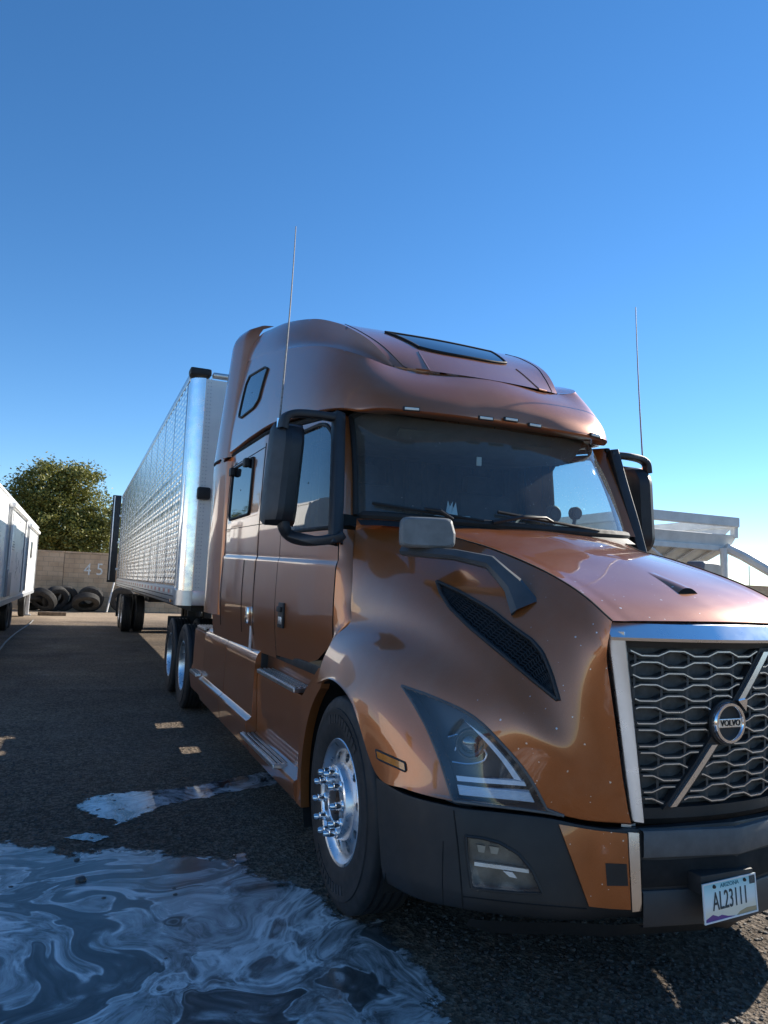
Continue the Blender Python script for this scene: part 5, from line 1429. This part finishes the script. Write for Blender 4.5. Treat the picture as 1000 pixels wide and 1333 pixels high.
p0 = P(149, 757, Y=30.2); p1 = P(139, 793, Y=29.6)
tag(MB().tube([(p0[0], p0[1], p0[2]), (p1[0], p1[1], .02)], .035, 8).build('leaning_pole', mat('pole_white', (.6, .58, .54), .6)), 'pale pole leaning against the wall near the trailer door', 'pole')
a = ground_pt(48, 802); c = ground_pt(86, 801)
tag(MB().box(((a[0]+c[0])/2, (a[1]+c[1])/2, .07), (abs(c[0]-a[0]), .22, .13), .01, rz=.05).build('timber_beam', mat('timber', (.16, .11, .07), .85, vary=.4, nscale=12, bump=.3, bscale=30)), 'brown timber beam lying on the sandy strip before the tyres', 'beam')
# garden hose trailing over the ground on the left
hp = [ground_pt(*q) for q in ((43,808),(38,813),(22,824),(8,836),(-6,852),(-40,875))]
q = crom(hp, 40); tag(MB().tube([(p[0], p[1], .018) for p in q], .018, 8).build('hose', mat('hose', (.20, .20, .19), .6)), 'pale hose trailing across the dark ground from the camper', 'hose')

# ---- camper trailer parked on the left
RX = -3.95; RY0, RY1 = 9.5, 27.0
rvt = empty('camper_trailer', (RX-1.2, RY1, 0)); tag(rvt, 'white camper trailer with awnings and slide-out, lower flank in the shade of the box trailer', 'camper')
rv_white = mat('camper_white', (.82, .82, .80), .3, vary=.05, nscale=2); rv_grey = mat('camper_grey', (.30, .31, .32), .5); decal = mat('camper_decal', (.13, .15, .17), .4, vary=.3)
def rp(m, name, mt, parent=None, **k):
    ox, oy = rvt.location.x, rvt.location.y; m.v = [(x-ox, y-oy, z) for x, y, z in m.v]; return m.build(name, mt, parent or rvt, **k)
sec = [(RX, .82), (RX, 3.12), (RX-.06, 3.22), (RX-.25, 3.32), (RX-1.2, 3.48), (RX-2.2, 3.32), (RX-2.4, 3.1), (RX-2.4, .82)]
m = MB(); ny_ = 14
G = [[(x, y, z) for x, z in sec+[sec[0]]] for y in np.linspace(RY0, RY1, ny_)]
m.grid(G); m.add([(x, RY0, z) for x, z in sec], [tuple(range(8))]); m.add([(x, RY1, z) for x, z in sec], [tuple(range(8))[::-1]])
rp(m, 'body', rv_white, angle=25)
rp(MB().box((RX-.01, (RY0+RY1)/2, 3.17), (.06, RY1-RY0, .05), .015), 'roof_gutter', rv_white)
rp(MB().box((RX+.012, (RY0+RY1)/2, .86), (.03, RY1-RY0-.1, .10), .008), 'skirt_rail', rv_grey)
def slide(y0, y1, z0, z1, d):
    o = rp(MB().box((RX+d/2-.05, (y0+y1)/2, (z0+z1)/2), (d+.1, y1-y0, z1-z0), .015), 'slide_out', rv_white, smooth=False)
    rp(MB().box((RX+d+.02, (y0+y1)/2, z1+.02), (.14, y1-y0+.1, .12), .05), 'slide_awning', rv_white, o)
    rp(MB().tube([(RX+d+.012, y0-.02, z0), (RX+d+.012, y0-.02, z1+.05)], .02, 6), 'awning_arm', rv_grey, o)
    rp(MB().tube([(RX+d+.012, y1+.02, z0), (RX+d+.012, y1+.02, z1+.05)], .02, 6), 'awning_arm', rv_grey, o)
    return o
s1 = slide(15.2, 19.6, 1.0, 2.98, .05); s2 = slide(21.4, 26.0, 1.0, 2.92, .04)
def pane(y, z, h, w, x, parent, mt=None, nm='camper_window'):
    o = rp(MB().box((x+.012, y, z), (.03, w, h), .02), nm, mt or dark_glass, parent)
    rp(MB().tube([(x+.02, y-w/2, z-h/2), (x+.02, y+w/2, z-h/2), (x+.02, y+w/2, z+h/2), (x+.02, y-w/2, z+h/2), (x+.02, y-w/2, z-h/2)], .018, 6), 'window_frame', rv_grey, o)
pane(23.0, 2.25, .5, .5, RX+.04, s2); pane(20.4, 2.9, .28, .34, RX, rvt)
pane(12.6, 2.2, .6, 1.2, RX, rvt)
# entry door and locker hatches
dd = rp(MB().box((RX+.05+.012, 16.1, 2.2), (.03, .85, 1.35), .02), 'vent_hatch', rv_white, s1)
for k in range(4): rp(MB().box((RX+.08, 16.1, 2.05+k*.06), (.01, .5, .018)), 'louvre', rv_grey, dd)
rp(MB().box((RX+.06, 15.9, 1.3), (.03, .9, .6), .02), 'locker_door', mat('camper_blue', (.12, .17, .24), .4), s1)
rp(MB().box((RX+.015, 14.0, 1.25), (.03, 1.4, .55), .02), 'locker_door', rv_white)
# swoosh decals: flat vinyl shapes on the flank
r5 = random.Random(5)
for k in range(26):
    onslide = k % 2
    y = r5.uniform(17.2, 19.4) if onslide else r5.uniform(21.6, 25.8); z = r5.uniform(1.3, 2.7); x = RX+(.05 if onslide else .04)+.004; a = r5.uniform(.3, 1.2); l = r5.uniform(.12, .34)
    pts = []
    for t in np.linspace(0, 1, 6): pts.append((x, y+l*t*math.cos(a), z+l*t*math.sin(a)+.05*math.sin(3*t)))
    q2 = [(x, p[1], p[2]+.035*math.sin(math.pi*i/5)+.006) for i, p in enumerate(pts)]
    rp(MB().prism(pts+q2[::-1], (.003, 0, 0)), 'decal', decal, s1 if onslide else s2, smooth=False)
for y in (RY1-.35,):
    rp(MB().box((RX-.12, y, .42), (.10, .12, .84), .01), 'stabiliser_leg', rv_white); rp(MB().box((RX-.12, y, .02), (.25, .25, .04), .005), 'leg_foot', rv_grey)
tw = tyre_mb(.37, .2, .22, 36)
for y in (19.2, 20.1, 25.9):
    mm_ = MB(); mm_.v = [(x+RX-.25, yy+y, z+.37) for x, yy, z in tw.v]; mm_.f = list(tw.f); o = rp(mm_, 'camper_wheel', tyre_rubber, angle=40)
    rp(MB().lathe([(-.08, .205), (-.09, .19), (-.05, .12), (-.07, .05), (-.07, .0005)], 24, 'X', (RX-.25, y, .37)), 'rim', rv_grey, o)
rp(MB().box((RX-1.2, 20, .75), (1.6, 13, .15), .02), 'frame', chassis_black)

# ---- trees
leaf_mats = []
for nm, lo, hi in (('leaf_a', (.05, .08, .016), (.12, .15, .03)), ('leaf_b', (.10, .115, .025), (.24, .23, .05))):
    m_, N, L, b = nodes_of(nm)
    oi = N.new('ShaderNodeNewGeometry'); rr = ramp(N, [(0, lo), (1, hi)]); L.new(oi.outputs['Random Per Island'], rr.inputs[0]); L.new(rr.outputs[0], b.inputs['Base Color']); b.inputs['Roughness'].default_value = .55
    tr = N.new('ShaderNodeBsdfTranslucent'); L.new(rr.outputs[0], tr.inputs[0]); mx = N.new('ShaderNodeMixShader'); mx.inputs[0].default_value = .25; L.new(b.outputs[0], mx.inputs[1]); L.new(tr.outputs[0], mx.inputs[2]); L.new(mx.outputs[0], N['Material Output'].inputs[0]); leaf_mats.append(m_)
bark = mat('bark', (.10, .075, .055), .9, vary=.3, bump=.5, bscale=25)
def tree(loc, lobes, trunk_h, n, seed, lb, mt, leaf=.10):
    root = empty('leafy_tree', loc); tag(root, lb, 'tree', 'trees behind the block wall'); r = random.Random(seed)
    tk = MB()
    tk.tube([(0, 0, 0), (.08, .02, trunk_h*.5), (0, 0, trunk_h)], [.26, .2, .16], 10)
    for (cx, cy_, cz, rx, ry, rz) in lobes: tk.tube([(0, 0, trunk_h*.9), (cx*.5, cy_*.5, (trunk_h+cz)/2), (cx, cy_, cz)], [.13, .09, .03], 7)
    tk.build('trunk', bark, root)
    V = []; F = []
    tot = sum(l[3]*l[5] for l in lobes)
    for (cx, cy_, cz, rx, ry, rz) in lobes:
        nc = int(n*rx*rz/tot/70)
        for _ in range(nc):
            while True:
                d = Vector((r.gauss(0, 1), r.gauss(0, 1), r.gauss(0, 1)))
                if d.length > .01: break
            d.normalize(); rad = r.uniform(.35, 1.0)**.5*r.uniform(.84, 1.12)
            c = Vector((cx+d.x*rx*rad, cy_+d.y*ry*rad, cz+d.z*rz*rad)); cs = r.uniform(.12, .30)
            for _k in range(int(70*r.uniform(.5, 1.5))):
                p = c+Vector((r.gauss(0, cs), r.gauss(0, cs), r.gauss(0, cs*.7)))+d*r.expovariate(9); s = leaf*r.uniform(.45, 1.25)
                a = Vector((r.uniform(-1, 1), r.uniform(-1, 1), r.uniform(-.5, .9))).normalized(); bb = a.cross(Vector((r.uniform(-1, 1), r.uniform(-1, 1), r.uniform(-1, 1)))).normalized()
                i = len(V); V += [p-a*s, p+bb*s*.45, p+a*s, p-bb*s*.45]; F.append((i, i+1, i+2, i+3))
    o = mesh_obj('crown', V, F, mt, root, smooth=False); o['kind'] = 'stuff'
tc = P(78, 750, Y=36.5)
tree((tc[0], 36.5, 0), [(-.9, 0, 5.6, 1.35, 1.4, 1.4), (.55, .3, 6.0, 1.0, 1.1, 1.0), (-1.9, .2, 4.9, .95, 1.2, 1.0), (-.6, .1, 4.0, 1.7, 1.5, 1.3), (1.75, -.2, 4.2, 1.0, 1.1, 1.05), (.6, -.3, 3.4, 1.5, 1.4, 1.2), (1.6, -.4, 2.8, 1.1, 1.0, .9), (-1.6, 0, 3.0, 1.2, 1.2, 1.0)], 2.4, 60000, 3, 'bushy olive green tree above the block wall beside the trailer', leaf_mats[1], .085)
tree((-11.5, 37.0, 0), [(0, 0, 4.6, 2.6, 2.2, 2.1), (1.6, 0, 4.0, 1.8, 1.7, 1.8), (-1.8, 0, 4.2, 1.9, 1.8, 1.7)], 2.4, 20000, 8, 'broad green tree behind the wall past the camper', leaf_mats[0], .14)

# ---- white bottom-dump hopper trailer beyond the hood
HX, HY = 8.62, 8.45; W2 = 1.26
hop = empty('hopper_trailer', (HX, HY, 0)); tag(hop, 'white steel bottom dump hopper trailer with open frame, beyond the hood', 'trailer')
hop_white = mat('hopper_white', (.66, .66, .63), .5, vary=.12, nscale=4, bump=.08, bscale=15)
def hp_(m, name, mt=hop_white, parent=None, **k): return m.build(name, mt, parent or hop, **k)
HL_ = 8.0
hp_(MB().box((0, 0, 3.13), (2*W2, .12, .20), .02), 'top_rail', smooth=False)
for s in (-1, 1): hp_(MB().box((s*W2, HL_/2, 3.13), (.12, HL_, .20), .02), 'top_rail', smooth=False)
hp_(MB().box((0, HL_, 3.13), (2*W2, .12, .20), .02), 'top_rail', smooth=False)
def sheet(pts, t, name):
    a, b_, c, d = [Vector(p) for p in pts]; n = (b_-a).cross(d-a).normalized()*t; m = MB().add([a, b_, c, d, a+n, b_+n, c+n, d+n], [(0, 1, 2, 3), (7, 6, 5, 4), (0, 4, 5, 1), (1, 5, 6, 2), (2, 6, 7, 3), (3, 7, 4, 0)]); return hp_(m, name, smooth=False)
# slope sheet facing us and its lip, set back below the rail
sheet([(-W2, .02, 2.86), (W2, .02, 2.86), (W2-.10, .10, 2.62), (-W2+.05, .10, 2.62)], .03, 'end_lip')
sheet([(-W2+.03, .12, 2.58), (W2-.12, .12, 2.58), (W2-1.0, 2.3, 1.25), (-W2+.35, 2.3, 1.25)], .03, 'slope_sheet')
hp_(MB().box((0, .08, 2.585), (2*W2-.15, .10, .11), .015), 'cross_beam', smooth=False)
for k in range(4):
    w = (k+.7)/4.4; a = Vector((-W2+.1+(2*W2-.3)*w, .06, 2.55)); c = Vector((-W2+.4+(2*W2-1.4)*w, 2.24, 1.28)); hp_(MB().tube([a, c], .035, 6), 'sheet_rib')
for s in (-1, 1): sheet([(s*W2, .1, 3.05), (s*W2, HL_-.1, 3.05), (s*(W2-.5), HL_-1.5, 1.4), (s*(W2-.5), 1.8, 1.4)], .02*s, 'side_sheet')
hp_(MB().box((-W2+.03, .05, 2.6), (.13, .12, 1.3), .01), 'corner_post', smooth=False)
for z in (3.0, 2.75): hp_(MB().lathe([(-.07, .0005), (-.07, .03), (.05, .03)], 10, 'Y', (-W2+.03, .0, z)), 'pin', chassis_black)
hp_(MB().box((W2-.04, .05, 2.95), (.10, .12, .28), .01), 'corner_post', smooth=False)
hp_(MB().tube([(W2-.42, -.02, 2.58), (W2-.36, -.02, .9)], .07, 8), 'frame_leg')
hp_(MB().tube([(-W2+.2, .0, 2.5), (-W2+1.5, .1, 1.8)], .035, 6), 'brace')
hp_(MB().tube([(W2-.35, .0, 2.6), (W2-.05, -.15, 2.45), (W2+1.6, -.9, 1.45), (W2+1.8, -1.0, .9)], .10, 8), 'gooseneck')
hp_(MB().tube([(W2-.3, .0, 1.3), (W2+1.3, -.7, 1.75)], .05, 6), 'brace')
for s in (-1, 1): hp_(MB().box((s*.5, HL_/2-.5, 1.0), (.16, HL_+1, .25), .02), 'frame_rail', smooth=False)
for s in (-1, 1):
    for y in (6.4, 7.6):
        m = tyre_mb(n=40); m.v = [(x+s*1.0, yy+y, z+.505) for x, yy, z in m.v]; hp_(m, 'wheel', tyre_rubber, angle=40)
# thin lamp pole far beyond the wall
pp = P(975.5, 750, Y=45); tag(MB().tube([(pp[0], 45, 0), (pp[0], 45, 4.6)], .05, 6).build('light_pole', mat('pole_grey', (.3, .3, .3), .5)), 'thin grey pole standing beyond the wall behind the hopper trailer', 'pole')
bx_ = P(1000, 776, Y=10.5); 
db = empty('steel_skip', (bx_[0]+1.0, 10.5, 0)); tag(db, 'dark blue open steel skip beside the hopper trailer', 'skip')
dbm = mat('skip_blue', (.03, .05, .09), .5, vary=.3)
MB().prism([(-1.1, 0, .1), (2.5, 0, .1), (3.0, 0, 1.5), (-1.6, 0, 1.62)], (0, 1.7, 0)).build('shell', dbm, db, smooth=False)
MB().box((.7, -.02, 1.55), (4.7, .08, .10), .01).build('rim', dbm, db, smooth=False)
for k in range(4): MB().box((-.8+k*.95, -.03, .8), (.08, .06, 1.3), .01).build('rib', dbm, db, smooth=False)

# ---- the far side of the yard on the left, seen in the paint and glass
def box_trailer(loc, rz, size, lb, mt):
    o = empty('parked_trailer', loc, rz); tag(o, lb, 'trailer', 'trailers parked along the far side'); w, l, h = size
    MB().box((0, 0, 1.15+h/2), (w, l, h), .03).build('body', mt, o, smooth=False)
    MB().box((0, 0, 1.05), (w*.5, l*.96, .2), .02).build('frame', chassis_black, o, smooth=False)
    for k in range(int(l/1.2)): MB().box((w/2+.008, -l/2+.6+k*1.2, 1.15+h/2), (.016, .05, h*.94)).build('wall_post', mt, o, smooth=False)
    for s in (-1, 1):
        for y in (l*.30, l*.40):
            m = tyre_mb(n=32); m.v = [(x+s*(w/2-.2), yy+y, z+.505) for x, yy, z in m.v]; m.build('wheel', tyre_rubber, o, angle=40)
    for s in (-1, 1): MB().box((s*.6, -l*.3, .55), (.12, .12, 1.1)).build('landing_leg', chassis_black, o, smooth=False)
tw_mat = mat('parked_white', (.70, .69, .66), .4, vary=.08)
box_trailer((-17.5, 8.0, 0), 0, (2.6, 12.0, 2.7), 'white parked box trailer across the yard from the truck', tw_mat)
box_trailer((-18.0, 24.5, 0), 0, (2.6, 9.0, 2.6), 'shorter cream parked box trailer across the yard', mat('parked_cream', (.6, .55, .46), .45, vary=.1))
def house(loc, size, lb, wm, rm):
    o = empty('house', loc); tag(o, lb, 'house', 'houses beyond the yard'); w, l, h = size
    MB().box((0, 0, h/2), (w, l, h), .02).build('wall', wm, o, smooth=False)
    MB().prism([(-w/2-.4, -l/2-.4, h), (w/2+.4, -l/2-.4, h), (0, -l/2-.4, h+1.5)], (0, l+.8, 0)).build('roof', rm, o, smooth=False)
    for y in (-l*.3, 0, l*.3):
        wd = MB().box((w/2+.02, y, h*.55), (.06, 1.2, 1.1), .01).build('window', dark_glass, o, smooth=False); MB().box((w/2+.04, y, h*.55-.6), (.12, 1.4, .08)).build('sill', rv_white, wd, smooth=False)
house((-38, -6, 0), (8, 14, 3.0), 'low tan stucco house with brown roof beyond the yard', mat('stucco', (.45, .34, .24), .9), mat('roof_tile', (.22, .11, .07), .85))
house((-40, 16, 0), (8, 16, 3.2), 'wider pale stucco house beyond the parked trailers', mat('stucco_pale', (.55, .48, .40), .9), mat('roof_tile2', (.25, .15, .10), .85))
def palm(loc, h, seed, lb):
    o = empty('palm_tree', loc); tag(o, lb, 'palm tree', 'palms beyond the yard'); r = random.Random(seed)
    MB().tube([(0, 0, 0), (.1, .05, h*.5), (.05, 0, h)], [.24, .19, .17], 10).build('trunk', bark, o)
    m = MB()
    for k in range(46):
        a = r.uniform(0, 6.28); e = r.uniform(-.9, 1.2); L0 = r.uniform(1.3, 1.9); d = Vector((math.cos(a), math.sin(a), 0)); s_ = Vector((-d.y, d.x, 0)); rows = []
        for t in np.linspace(0, 1, 6):
            p = Vector((.05, 0, h))+d*L0*t*math.cos(e*(1-.3*t))+Vector((0, 0, L0*t*math.sin(e)-.9*t*t)); w = .30*math.sin(math.pi*min(1, t*.9+.08)); rows.append([p-s_*w-Vector((0, 0, w*.4)), p, p+s_*w-Vector((0, 0, w*.4))])
        m.grid(rows)
    c = m.build('crown', leaf_mats[0], o, smooth=False); c['kind'] = 'stuff'
palm((-30, 13.5, 0), 8.0, 1, 'tall fan palm with ragged crown beyond the yard'); palm((-33, 22.5, 0), 6.6, 2, 'shorter fan palm beyond the parked cream trailer'); palm((-34, 3.0, 0), 9.0, 4, 'tallest fan palm by the tan house')
